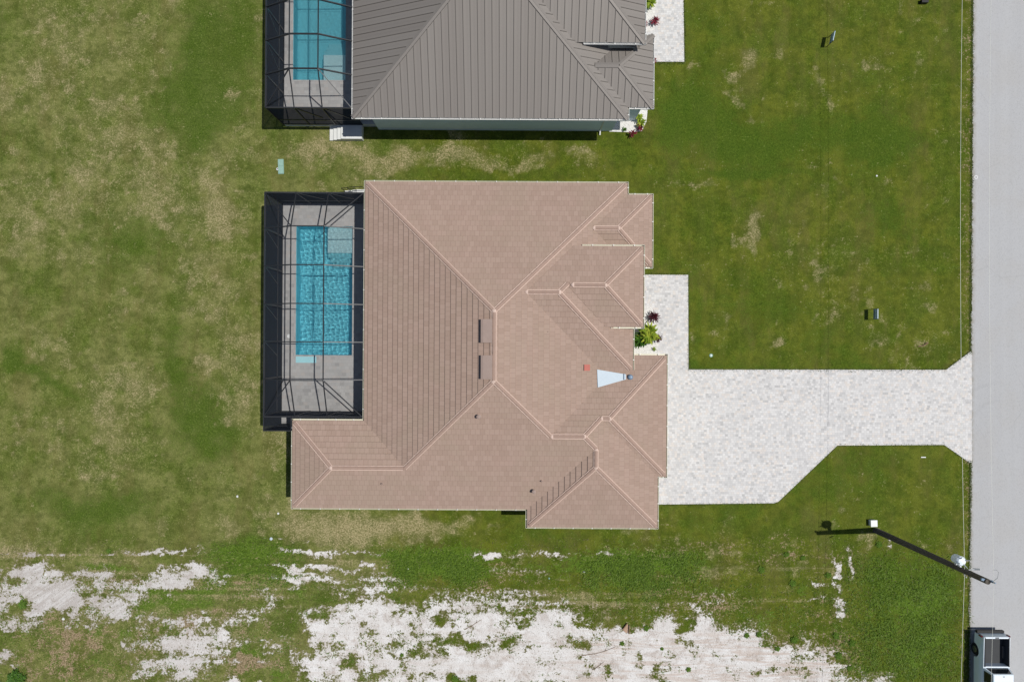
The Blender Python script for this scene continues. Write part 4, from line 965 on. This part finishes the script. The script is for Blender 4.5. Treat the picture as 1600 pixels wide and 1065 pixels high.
def rosette(name, px, py, size, h, n, mat, label, group=None, wd=.07, heads=1, droop=1.0, z0=.04):
    x, y, _ = P(px, py, h + .1); root = empty(name, (x, y, z0), random.random() * 6, label, 'plant', group)
    ms = MB(); mb = MB(); k = 0
    for hd in range(heads):
        ox, oy = (0, 0) if heads == 1 else (random.uniform(-.5, .5) * size, random.uniform(-.5, .5) * size)
        hh = h * random.uniform(.75, 1.1)
        ms.tube([(ox * .3, oy * .3, 0), (ox, oy, hh)], .03, .015, 7)
        for i in range(n):
            k += 1; el = R(random.uniform(5, 75)); L = size * random.uniform(.65, 1.1)
            leaf(mb, (ox, oy, hh - random.random() * .15), i * 2.399 + random.uniform(-.3, .3), el, L, wd * random.uniform(.8, 1.2), droop * random.uniform(.6, 1.3), k + hd * 100)
    ms.build('stem', M['stem'], root); mb.build('foliage', mat, root)
    return root
rosette('cordyline', 1022.5, 494.5, .52, .55, 46, M['leaf_red'], 'dark purple red spiky plant standing alone on the white gravel by the front walk', wd=.06)
rosette('cordyline', 1029, 529, .40, .5, 30, M['leaf_red'], 'smaller dark red spiky plant beside the lime green shrub', wd=.06)
rosette('dracaena_shrub', 1017, 522, .72, .7, 26, M['leaf_lime'], 'large lime and yellow green shrub in the gravel bed next to the garage', wd=.13, heads=6)
rosette('leafy_shrub', 1002, 527, .62, .5, 22, M['leaf_green'], 'dark green leafy shrub tucked against the porch wall', wd=.12, heads=4)
rosette('leafy_shrub', 1016, 6, .5, .6, 20, M['leaf_lime'], 'lime green shrub at the top edge beside the neighbouring walk', wd=.10, heads=4)
rosette('cordyline', 1025, 30, .42, .5, 36, M['leaf_bright_red'], 'crimson spiky plant beside the front walk of the metal roofed house', wd=.06)
rosette('cordyline', 1009, 36, .30, .4, 24, M['leaf_bright_red'], 'small red plant under the gutter of the metal roofed house', wd=.05)
rosette('cordyline', 1023, 93, .26, .3, 20, M['leaf_bright_red'], 'tiny red plant at the near corner of the neighbouring front walk', wd=.05)
rosette('leafy_shrub', 1004, 185, .42, .4, 24, M['leaf_lime'], 'yellow green shrub in the white corner gravel of the metal roofed house', wd=.09, heads=2)
rosette('cordyline', 1001, 198.5, .36, .35, 26, M['leaf_bright_red'], 'red plant on the right of the pair at the corner gravel bed', wd=.06)
rosette('cordyline', 989, 208, .36, .35, 26, M['leaf_bright_red'], 'red plant on the left of the pair at the corner gravel bed', wd=.06)
rosette('leafy_shrub', 977, 201, .22, .25, 14, M['leaf_green'], 'small green plant in the white corner gravel near the downspout', wd=.06)
rosette('leafy_shrub', 1023, 545, .2, .2, 14, M['leaf_lime'], 'little yellow green plant at the lower end of the gravel bed', wd=.05)

# ------------------------------------------------------------------ utility pole and lines
bx, by, _ = P(1368, 828, 0)
pole = empty('utility_pole', (bx, by, 0), 0, 'dark wooden utility pole with a pale transformer, leaning over the verge by the road', 'utility pole')
lean = lambda z: (0.4 * z / 10.4, .17 * z / 10.4, z)
mb = MB(); mb.tube([lean(z) for z in (-.05, 2, 4, 6, 8, 10.4)], .20, .145, 14); mb.build('pole_shaft', M['pole_wood'], pole, smooth=True)
tx = Vector(lean(8.3)) + Vector((-.18, .55, 0))
mb = MB(); mb.lathe(tx.x, tx.y, [(.22, tx.z - .2), (.25, tx.z - .17), (.25, tx.z + .3), (.27, tx.z + .32), (.20, tx.z + .42), (.05, tx.z + .46)], 20)
tr = mb.build('transformer', M['white_paint'], pole)
mb = MB()
for a in (0.4, 2.0, 3.6, 5.2):
    mb.tube([(tx.x + .13 * math.cos(a), tx.y + .13 * math.sin(a), tx.z + .36), (tx.x + .34 * math.cos(a), tx.y + .34 * math.sin(a), tx.z + .62)], .045, .02, 8)
mb.build('bushing', M['galv'], tr)
mb = MB(); mb.bar(lean(8.3), (tx.x, tx.y, tx.z), .08, .25); mb.bar(lean(8.0), (tx.x, tx.y, 8.0), .08, .1); mb.build('bracket', M['galv'], pole)
mb = MB(); p = Vector(lean(8.55)); mb.tube([p, p + Vector((.55, .12, .12))], .03, n=8); mb.tube([p + Vector((.5, .1, .05)), p + Vector((.72, .16, .3))], .06, .05, 10); mb.tube([p + Vector((.2, -.25, -.3)), p + Vector((.1, -.35, .1))], .04, .03, 8); mb.build('fuse_cutout', M['galv'], pole)
mb = MB(); p = Vector(lean(10.25)); mb.bar(p + Vector((-.28, .1, .02)), p + Vector((.32, -.02, .06)), .12, .10); mb.tube([p + Vector((.2, 0, .05)), p + Vector((.2, .02, .42))], .05, .035, 10); mb.build('pole_top_bracket', M['sign_dark'], pole)
mb = MB(); mb.tube([p + Vector((.25, .05, .2)), p + Vector((.33, .3, .4)), p + Vector((.34, .62, .45)), p + Vector((.25, .72, .42)), p + Vector((.12, .70, .35))], .012, n=6); mb.build('jumper_wire', M['ceramic'], pole)
def line(label, pts, r):
    mb = MB(); out = []
    for (a, b) in zip(pts[:-1], pts[1:]):
        a, b = Vector(a), Vector(b); L = (b - a).length
        for i in range(24):
            t = i / 24; q = a.lerp(b, t); q.z -= 4 * .0004 * L * L * t * (1 - t) * .6; out.append(q)
    out.append(Vector(pts[-1])); mb.tube(out, r, n=6, cap=False); tag(mb.build('power_line', M['cable'], smooth=True), label, 'power line')
q = Vector((bx, by, 0)) + Vector(lean(8.75)) + Vector((-.08, 0, 0)); line('thicker pale cable running over the grass verge', [(P(1507, -180, 8.7)), tuple(q), (P(1494, 1500, 8.9))], .008)
q = Vector((bx, by, 0)) + Vector(lean(10.6)) + Vector((.12, 0, .05)); line('thin faint cable running over the road from the pole top', [(P(1552, -180, 10.6)), tuple(q), (P(1543, 1500, 10.6))], .006)

# ------------------------------------------------------------------ pickup
def pickup():
    yr = -19.35; cx = 32.22
    root = empty('pickup_truck', (cx, yr, .012), math.pi, 'white pickup truck with an open bed, parked on the road at the bottom corner', 'pickup truck')
    # local: +y forward from the tail
    prof = [(.05, .45), (.62, .42)] + [(1.18 + .47 * math.cos(t), .42 + .47 * math.sin(t) * .95) for t in [math.pi * (1 - k / 10) for k in range(11)]] + [(1.72, .38), (3.92, .38)] + \
           [(4.42 + .45 * math.cos(t), .42 + .45 * math.sin(t) * .95) for t in [math.pi * (1 - k / 10) for k in range(11)]] + [(4.98, .4), (5.28, .5), (5.32, .85), (5.2, 1.02), (3.95, 1.12), (2.05, 1.18), (.05, 1.22)]
    mb = MB()
    for s_ in (-1, 1):
        a, b = s_ * .80, s_ * .97
        o0 = [(a, y, z) for y, z in prof]; o1 = [(b - s_ * (.10 if z > 1.0 else 0), y, z) for y, z in prof]
        mb.face(o0 if s_ > 0 else o0[::-1]); mb.face(o1[::-1] if s_ > 0 else o1)
        for i in range(len(prof)):
            j = (i + 1) % len(prof); mb.face([o0[i], o0[j], o1[j], o1[i]] if s_ < 0 else [o1[i], o1[j], o0[j], o0[i]])
    mb.box(-.80, .80, 2.05, 3.9, .4, 1.12); mb.box(-.80, .80, 3.9, 5.24, .5, 1.0); mb.box(-.80, .80, 1.98, 2.05, .6, 1.20)
    mb.build('body', M['white_paint'], root, bevel=.025)
    mb = MB(); mb.box(-.78, .78, .14, 1.98, .62, .70)
    for s_ in (-1, 1): mb.box(min(s_ * .62, s_ * .79), max(s_ * .62, s_ * .79), .78, 1.58, .70, .88); mb.box(min(s_ * .77, s_ * .80), max(s_ * .77, s_ * .80) , .14, 1.97, .70, 1.21)
    mb.build('truck_bed', M['bedliner'], root)
    mb = MB()
    for s_ in (-1, 1): mb.box(min(s_ * .775, s_ * .82), max(s_ * .775, s_ * .82), .06, 2.0, 1.225, 1.245)
    mb.build('bed_rail', M['black'], root)
    mb = MB(); mb.box(-.78, .78, .03, .13, .58, 1.22); tg = mb.build('tailgate', M['white_paint'], root, bevel=.02)
    mb = MB(); mb.box(-.12, .12, .05, .11, 1.221, 1.235); mb.build('tailgate_handle', M['black'], tg)
    mb = MB(); mb.box(-.90, .90, -.14, .02, .42, .62); mb.build('rear_bumper', M['black'], root, bevel=.03)
    mb = MB(); mb.box(-.92, .92, 5.25, 5.42, .38, .62); mb.build('front_bumper', M['black'], root, bevel=.03)
    for s_ in (-1, 1):
        mb = MB(); mb.box(min(s_ * .86, s_ * .965), max(s_ * .86, s_ * .965), .005, .10, .82, 1.10); mb.build('tail_light', M['red_lens'], root, bevel=.01)
        mb = MB(); mb.box(min(s_ * .6, s_ * .9), max(s_ * .6, s_ * .9), 5.22, 5.33, .72, .9); mb.build('headlight', M['lens'], root, bevel=.01)
        mb = MB(); mb.box(min(s_ * .93, s_ * 1.14), max(s_ * .93, s_ * 1.14), 3.55, 3.70, 1.12, 1.30); mb.build('mirror', M['white_paint'], root, bevel=.03)
    # cab
    base = [(-.87, 2.07), (.87, 2.07), (.87, 4.15), (-.87, 4.15)]; top = [(-.66, 2.22), (.66, 2.22), (.66, 3.45), (-.66, 3.45)]
    mb = MB(); zb, zt_ = 1.12, 1.82
    for i in range(4):
        j = (i + 1) % 4; mb.face([(*base[i], zb), (*base[j], zb), (*top[j], zt_), (*top[i], zt_)])
    mb.face([(*p_, zt_) for p_ in top]); mb.build('cab', M['white_paint'], root)
    mb = MB(); mb.box(-.63, .63, 2.26, 3.42, zt_ + .002, zt_ + .03); mb.build('cab_roof', M['white_paint'], root, bevel=.02)
    def glass(nm, q, i):
        a, b = base[i], base[(i + 1) % 4]; c, d_ = top[(i + 1) % 4], top[i]
        def f(u, v):
            lo = Vector((a[0] + (b[0] - a[0]) * u, a[1] + (b[1] - a[1]) * u, zb)); hi = Vector((d_[0] + (c[0] - d_[0]) * u, d_[1] + (c[1] - d_[1]) * u, zt_)); return lo.lerp(hi, v)
        n_ = (f(1, 0) - f(0, 0)).cross(f(0, 1) - f(0, 0)).normalized() * .008
        mb = MB(); mb.face([f(u, v) + n_ for u, v in q]); mb.build(nm, M['glass_dark'], root)
    glass('rear_window', [(.07, .12), (.93, .12), (.93, .88), (.07, .88)], 0); glass('windscreen', [(.05, .1), (.95, .1), (.95, .92), (.05, .92)], 2)
    for i in (1, 3):
        for (u0, u1) in ((.08, .45), (.50, .92)) if i == 1 else ((.08, .50), (.55, .92)): glass('side_window', [(u0, .12), (u1, .12), (u1, .86), (u0, .86)], i)
    mb = MB(); mb.box(-.06, .06, 2.32, 2.36, zt_ + .03, zt_ + .05); mb.build('antenna_base', M['black'], root)
    for s_ in (-1, 1):
        for y in (1.18, 4.42):
            mb = MB(); pr = [(.22, -.12), (.36, -.12), (.38, -.08), (.38, .08), (.36, .12), (.22, .12)]; n = 28; b0 = len(mb.v)
            for r_, w_ in pr: mb.v.extend([(s_ * .80 + w_, y + r_ * math.cos(2 * math.pi * k / n), .38 + r_ * math.sin(2 * math.pi * k / n)) for k in range(n)])
            for i in range(len(pr)):
                i2 = (i + 1) % len(pr)
                for k in range(n): mb.f.append((b0 + i * n + k, b0 + i * n + (k + 1) % n, b0 + i2 * n + (k + 1) % n, b0 + i2 * n + k)); mb.m.append(0); mb.uv.extend([(0, 0)] * 4)
            wh = mb.build('wheel', M['rubber'], root)
            mb = MB(); mb.tube([(s_ * .84 - .08, y, .38), (s_ * .84 + s_ * .10, y, .38)], .22, n=20); mb.build('rim', M['chrome'], wh)
pickup()

# ------------------------------------------------------------------ small things on the lawn
def yard_sign(px, py, rz, label):
    x, y, _ = P(px, py, 0); root = empty('yard_sign', (x, y, 0), rz, label, 'yard sign', 'yard signs on the front lawns')
    mb = MB(); mb.box(-.02, .02, -.33, .33, .42, .96); pn = mb.build('sign_panel', M['sign_panel'], root)
    mb = MB(); mb.box(-.026, -.0205, -.31, .31, .44, .62); mb.build('panel_stripe', M['sign_dark'], pn)
    for s_ in (-1, 1):
        mb = MB(); mb.box(-.015, .015, s_ * .34 - .015, s_ * .34 + .015, -.02, 1.0); mb.build('post', M['black'], root)
yard_sign(1360, 491, 0, 'small blue white yard sign nearest the paved driveway')
yard_sign(1293, 66, R(-12), 'small blue grey yard sign slightly turned, on the lawn near the top edge')
x, y, _ = P(1366, 817.5, .36); u = empty('utility_box', (x, y, 0), R(2), 'white square utility box on the grass at the foot of the pole', 'utility box')
mb = MB(); mb.box(-.19, .19, -.19, .19, -.02, .30); mb.build('housing', M['white_plastic'], u, bevel=.02); mb = MB(); mb.box(-.22, .22, -.22, .22, .30, .36); mb.build('lid', M['white_plastic'], u, bevel=.02)
x, y, _ = P(438.5, 260, .1); u = empty('valve_box', (x, y, 0), R(2), 'pale green double lidded ground box in the strip of grass between the houses', 'ground box')
mb = MB(); mb.box(-.19, .19, -.50, .50, -.02, .07); mb.build('box_frame', M['teal_plastic'], u, bevel=.01)
for s_ in (-1, 1):
    mb = MB(); mb.box(-.16, .16, min(s_ * .03, s_ * .46), max(s_ * .03, s_ * .46), .07, .10); mb.build('lid', M['teal_plastic'], u, bevel=.015)
def cap(px, py, r, mat, label, z=.03, ring=None, nm='pipe_cap'):
    x, y, _ = P(px, py, 0); mb = MB(); mb.lathe(x, y, [(r, -.01), (r, z), (r * .7, z + .01)], 16); 
    o = mb.build(nm, mat)
    if ring: m2 = MB(); m2.lathe(x, y, [(r * .45, z + .005), (r * .42, z + .016)], 12); m2.build('cap_hole', ring, o)
    return tag(o, label, 'pipe cap')
cap(434, 264.5, .085, M['white_plastic'], 'small round cream cap beside the pale green ground box', .06, M['black'])
cap(1111, 555, .12, M['teal_plastic'], 'round pale green cap in the lawn just above the driveway', .03, M['white_plastic'])
cap(435, 801.5, .07, M['concrete_white'], 'white pipe cap on the grass near the lower left roof corner', .05)
cap(1369.5, 275, .06, M['concrete_white'], 'tiny pale cap far out on the front lawn', .05)
x, y, _ = P(1525, 277, 0); mb = MB(); n = 20
for k in range(n):
    a, b = 2 * math.pi * k / n, 2 * math.pi * (k + 1) / n
    mb.face([(x + .085 * math.cos(a), y + .085 * math.sin(a), .018), (x + .12 * math.cos(a), y + .12 * math.sin(a), .018), (x + .12 * math.cos(b), y + .12 * math.sin(b), .018), (x + .085 * math.cos(b), y + .085 * math.sin(b), .018)])
tag(mb.build('survey_ring', M['white_plastic']), 'small white ring marked on the edge of the road', 'marking')
def rock(px, py, r_, mat, label, cat='debris', nm='rubble_piece', z=.04):
    x, y, _ = P(px, py, 0); mb = MB(); r = r_ * .75
    pr = [(r * random.uniform(.9, 1.1), -.01), (r, z * .6), (r * .6, z * 1.4)]
    mb.lathe(0, 0, pr, 7); v = [(a * random.uniform(.7, 1.2), b * random.uniform(.6, 1.2), c) for a, b, c in mb.v]; mb.v = v
    o = mb.build(nm, mat); o.location = (x, y, 0); return tag(o, label, cat)
rock(371, 775, .12, M['concrete_white'], 'pale lump of rubble on the grass left of the rear wing')
rock(424, 841, .15, M['membrane'], 'bluish white scrap on the grass below the rear wing')
rock(638, 888, .08, M['concrete_white'], 'small white scrap in the tall green grass at the lot edge')
rock(913, 893, .09, M['concrete_white'], 'small white scrap in the dry grass below the side garage')
rock(858, 903, .09, M['teal_plastic'], 'small pale teal scrap in the dry grass below the side garage')
rock(71, 897, .13, M['concrete_white'], 'white lump beside the sandy patch at far left')
rock(99, 966, .13, M['concrete_white'], 'white lump at the lower end of the left sandy patch')
# drain inlet scrap on the front lawn
x, y, _ = P(1443, 539, .05); mb = MB(); mb.bar((x - .36, y - .10, .05), (x - .02, y - .02, .10), .05, .05); mb.bar((x - .05, y - .04, .09), (x + .32, y + .16, .06), .06, .05); mb.bar((x + .1, y, .04), (x + .2, y + .2, .16), .04, .04); tag(mb.build('fallen_branch', M['twig']), 'dark broken branch lying on the lawn between driveway flare and sign', 'branch')
x, y, _ = P(1443, 714, .05); mb = MB(); mb.box(x - .16, x + .16, y - .03, y + .03, .0, .05); tag(mb.build('white_scrap', M['white_plastic']), 'thin white strip on the grass below the driveway', 'debris')
x, y, _ = P(1446, 2, .3); mb = MB(); mb.box(x - .22, x + .22, y - .08, y + .16, .0, .3); tag(mb.build('mailbox_base', M['black'], bevel=.03), 'dark object cut off by the top edge near the road', 'box')
x, y, _ = P(980, 980, .05); sc = empty('scrap_board', (x, y, 0), 0, 'reddish brown broken board stuck in the sand', 'board')
mb = MB(); mb.prism([(-.30, -.12), (-.05, .28), (.02, .30), (.05, .1), (.0, -.35), (-.12, -.32)], .02, .08); mb.build('board', M['wood_scrap'], sc); mb = MB(); mb.bar((-.32, -.1, .12), (-.02, .30, .14), .05, .05); mb.bar((.10, -.40, .08), (.15, .18, .10), .05, .04); mb.build('slat', M['twig'], sc)
for i, (px, py, a, L, lab) in enumerate([(935, 1015, 18, 2.4, 'long thin grey branch lying across the sand'), (935, 1040, 30, 1.0, 'short forked branch on the sand near the bottom'), (740, 975, 30, 1.3, 'thin stick beside a green weed patch on the sand'), (70, 1005, 75, .5, 'short pale stick in the brown litter at far left'), (142, 1040, 35, .6, 'bent pale stick in the brown litter near the bottom left')]):
    x, y, _ = P(px, py, 0); mb = MB(); p = Vector((-L / 2, 0, .03)); pts = [p.copy()]
    for k in range(6): p += Vector((L / 6, random.uniform(-.06, .06) * L / 2, random.uniform(-.01, .02))); pts.append(p.copy())
    mb.tube(pts, .022, .008, 6)
    for k in (2, 4): mb.tube([pts[k], pts[k] + Vector((L * .12, L * random.choice((-.1, .12)), .04))], .012, .004, 5)
    o = mb.build('dead_branch', M['twig']); o.location = (x, y, 0); o.rotation_euler = (0, 0, R(a)); tag(o, lab, 'branch')
# ------------------------------------------------------------------ weeds and tall grass
def clump_mesh(seed, r, n, L, mat):
    random.seed(seed); mb = MB()
    for i in range(n):
        a = random.random() * 6.28; q = r * (.62 + .38 * math.sin(a * 2 + 1) * math.cos(a * 3)) * random.random() ** .7; hgt = (1 - (q / r) ** 2) * r * .28
        leaf(mb, (q * math.cos(a), q * math.sin(a), hgt * .8 + .02), random.random() * 6.28, R(random.uniform(0, 60)), L * random.uniform(.6, 1.2), L * .42, .8, i, n=2)
    return mb
proto = None
cl = [(1185, 990, .30, 'green weed clump at the left end of the row along the sand edge'), (1240, 998, .36, 'largest round weed clump of the cluster on the sand edge below the grass'),
      (1215, 1012, .22, 'small weed clump just below the cluster on the sand edge'), (1305, 992, .3, 'weed clump at the foot of the pale wheel ruts'),
      (1330, 1003, .38, 'broad weed clump right of the pale wheel ruts'), (1310, 1024, .30, 'lone weed clump on the litter below the wheel ruts'), (1327, 1042, .24, 'lowest weed clump at the right end of the sand'),
      (1166, 992, .24, 'round weed clump standing alone on the open sand'), (1010, 980, .26, 'weed clump right beside the broken reddish board'), (972, 1004, .22, 'weed clump on the sand below the broken board'),
      (1034, 1013, .17, 'small weed tuft beside the horizontal tyre tracks'), (1075, 1045, .22, 'weed tuft on the sand near the bottom edge'), (1189, 890, .30, 'left weed clump of four in the dry mown grass'),
      (1238, 911, .28, 'lower right weed clump of four in the dry mown grass'), (1229, 866, .26, 'upper left dark tuft at the edge of the mown lawn'), (1254, 870, .24, 'upper right dark tuft at the edge of the mown lawn'),
      (1294, 898, .3, 'leafy clump touching the pale wheel ruts'), (1372, 850, .3, 'clump in the grass just under the bend of the pole shadow'), (170, 860, .22, 'bright green tuft at the far left lawn edge'),
      (36, 944, .4, 'green clump in the middle of the left sandy patch'), (628, 1022, .2, 'little weed tuft in the brightest white sand'), (711, 1060, .34, 'bright weed clump cut off by the bottom edge')]
for i, (px, py, r, lb) in enumerate(cl):
    x, y, _ = P(px, py, 0)
    if proto is None:
        proto = clump_mesh(5, .3, 260, .10, None).build('weed_clump', M['weed_green']); o = proto
    else: o = proto.copy(); C.objects.link(o)
    tag(o, lb, 'weed', 'weed clumps on the vacant lot')
    o.location = (x, y, 0); k = r / .3; o.scale = (k * random.uniform(.85, 1.15), k * random.uniform(.8, 1.15), k); o.rotation_euler = (0, 0, random.random() * 6)
# dark shrub at the bottom left corner
x, y, _ = P(18, 1062, .4); sb = empty('dark_bush', (x, y, 0), 0, 'dark green bush cut off by the bottom left corner', 'bush')
clump_mesh(9, .8, 900, .18, None).build('foliage', M['leaf_green'], sb); mb = MB(); mb.tube([(0, 0, 0), (.05, 0, .3)], .04, .02, 7); mb.build('stem', M['stem'], sb)

def blades(name, boxes, mat, L0, L1, wd, label, cat, accept):
    V = []; Fc = []; UV = []; n = 0
    for (ax0, ax1, ay0, ay1, cnt, tx_, ty_) in boxes:
        px = RS.uniform(ax0, ax1, cnt); py = RS.uniform(ay0, ay1, cnt)
        k = CAM_H / F; u = (px - 800) * k; v = -(py - 532.5) * k; c_, s__ = math.cos(ROT), math.sin(ROT)
        X, Y = u * c_ - v * s__, u * s__ + v * c_
        mk_ = masks(X, Y); ok = accept(mk_, RS.rand(cnt), ax0, ax1, ay0, ay1)
        X, Y = X[ok], Y[ok]; m_ = len(X); az = RS.rand(m_) * 6.283; L = RS.uniform(L0, L1, m_); el = RS.uniform(.15, 1.1, m_)
        dx, dy, dz = np.cos(az) * np.cos(el), np.sin(az) * np.cos(el), np.sin(el)
        sx_, sy_ = -np.sin(az) * wd / 2, np.cos(az) * wd / 2
        z0 = np.zeros(m_) + .0
        a = np.stack([X - sx_, Y - sy_, z0], -1); b = np.stack([X + sx_, Y + sy_, z0], -1)
        mid = np.stack([X + dx * L * .55, Y + dy * L * .55, dz * L * .6], -1); sd = np.stack([sx_ * .9, sy_ * .9, z0], -1)
        tip = np.stack([X + dx * L, Y + dy * L, dz * L * .75], -1)
        vv = np.stack([a, b, mid + sd, mid - sd, tip], 1).reshape(-1, 3)
        V.append(vv); base = n + np.arange(m_) * 5; n += m_ * 5
        Fc += np.stack([base, base + 1, base + 2, base + 3], -1).tolist(); Fc += np.stack([base + 3, base + 2, base + 4], -1).tolist()
        q = np.floor(RS.rand(m_) * 50) + .5; UV += np.repeat(q, 4).tolist(); UV += np.repeat(q, 3).tolist()
    me = bpy.data.meshes.new(name); me.from_pydata(np.concatenate(V).tolist(), [], Fc); me.materials.append(mat)
    uvl = me.uv_layers.new(name='UVMap'); arr = np.zeros((len(UV), 2), np.float32); arr[:, 0] = UV; uvl.data.foreach_set('uv', arr.ravel()); me.update()
    o = bpy.data.objects.new(name, me); C.objects.link(o); return tag(o, label, cat, kind='stuff')
def acc_soft(k, r, a0, a1, b0, b1):
    ex = 1 - np.abs((k['px'] - (a0 + a1) / 2) / ((a1 - a0) / 2)) ** 3; ey = 1 - np.abs((k['py'] - (b0 + b1) / 2) / ((b1 - b0) / 2)) ** 2
    nz = fbm(k['px'] / 23, k['py'] / 23, 91, .8)
    return (r < np.clip(ex * ey, 0, 1) * np.clip((nz - .32) * 4, 0.05, 1)) & (k['sand'] < .55)
blades('tall_grass', [(300, 480, 845, 925, 11000, 0, 0), (590, 765, 855, 920, 13000, 0, 0), (900, 1110, 860, 925, 15000, 0, 0), (1300, 1520, 860, 1075, 26000, 0, 0), (920, 1110, 855, 950, 2500, 0, 0)], M['grass_blade'], .16, .36, .022,
       'tufts of taller bright green grass along the edge of the mown lawn', 'grass', acc_soft)
def acc_weed(k, r, *_):
    nz = fbm(k['px'] / 23, k['py'] / 23, 97, 1.3); lot = (k['py'] > 900)
    return lot & (r < np.clip((nz - .48) * 5, 0, 1)) & (k['sand'] < .75)
blades('low_weeds', [(0, 1500, 860, 1075, 42000, 0, 0)], M['weed_green'], .06, .16, .035, 'scattered low green weeds spreading over the sandy vacant lot', 'weeds', acc_weed)
blades('dry_grass', [(0, 1510, 840, 1075, 16000, 0, 0)], M['dry_blade'], .10, .24, .018, 'straw coloured dead grass blades over the vacant lot', 'grass', lambda k, r, *_: (r < .7) & (k['sand'] < .5))

EDGE = [[(1075, 430), (1075.5, 578), (1478, 578), (1515, 550)], [(1516, 722), (1475, 694), (1308, 695), (1214, 784.5), (1020, 788)], [(1006, 428.5), (1075, 429)], [(1068, -40), (1069.5, 98), (1020, 98)], [(1516.5, 720), (1513.0, 1075)], [(1519.5, -10), (1516.2, 552)]]
def acc_edge(k, r, *_):
    m = np.full(r.shape, 99.0)
    for pl in EDGE:
        for (x0, y0), (x1, y1) in zip(pl[:-1], pl[1:]):
            dx, dy = x1 - x0, y1 - y0; t_ = np.clip(((k['px'] - x0) * dx + (k['py'] - y0) * dy) / (dx * dx + dy * dy), 0, 1)
            m = np.minimum(m, np.hypot(k['px'] - x0 - t_ * dx, k['py'] - y0 - t_ * dy))
    return m < 1.2 + 1.5 * fbm(k['px'] / 10, k['py'] / 10, 171, 1.0, 3)
blades('edge_grass', [(1004, 1080, 424, 580, 12000, 0, 0), (1070, 1520, 545, 582, 22000, 0, 0), (1015, 1520, 690, 792, 50000, 0, 0), (1015, 1073, -5, 101, 9000, 0, 0), (1511, 1525, -5, 1075, 30000, 0, 0)], M['edge_blade'], .05, .13, .022,
       'uneven fringe of short grass creeping over the edges of the paving and road', 'grass', acc_edge)
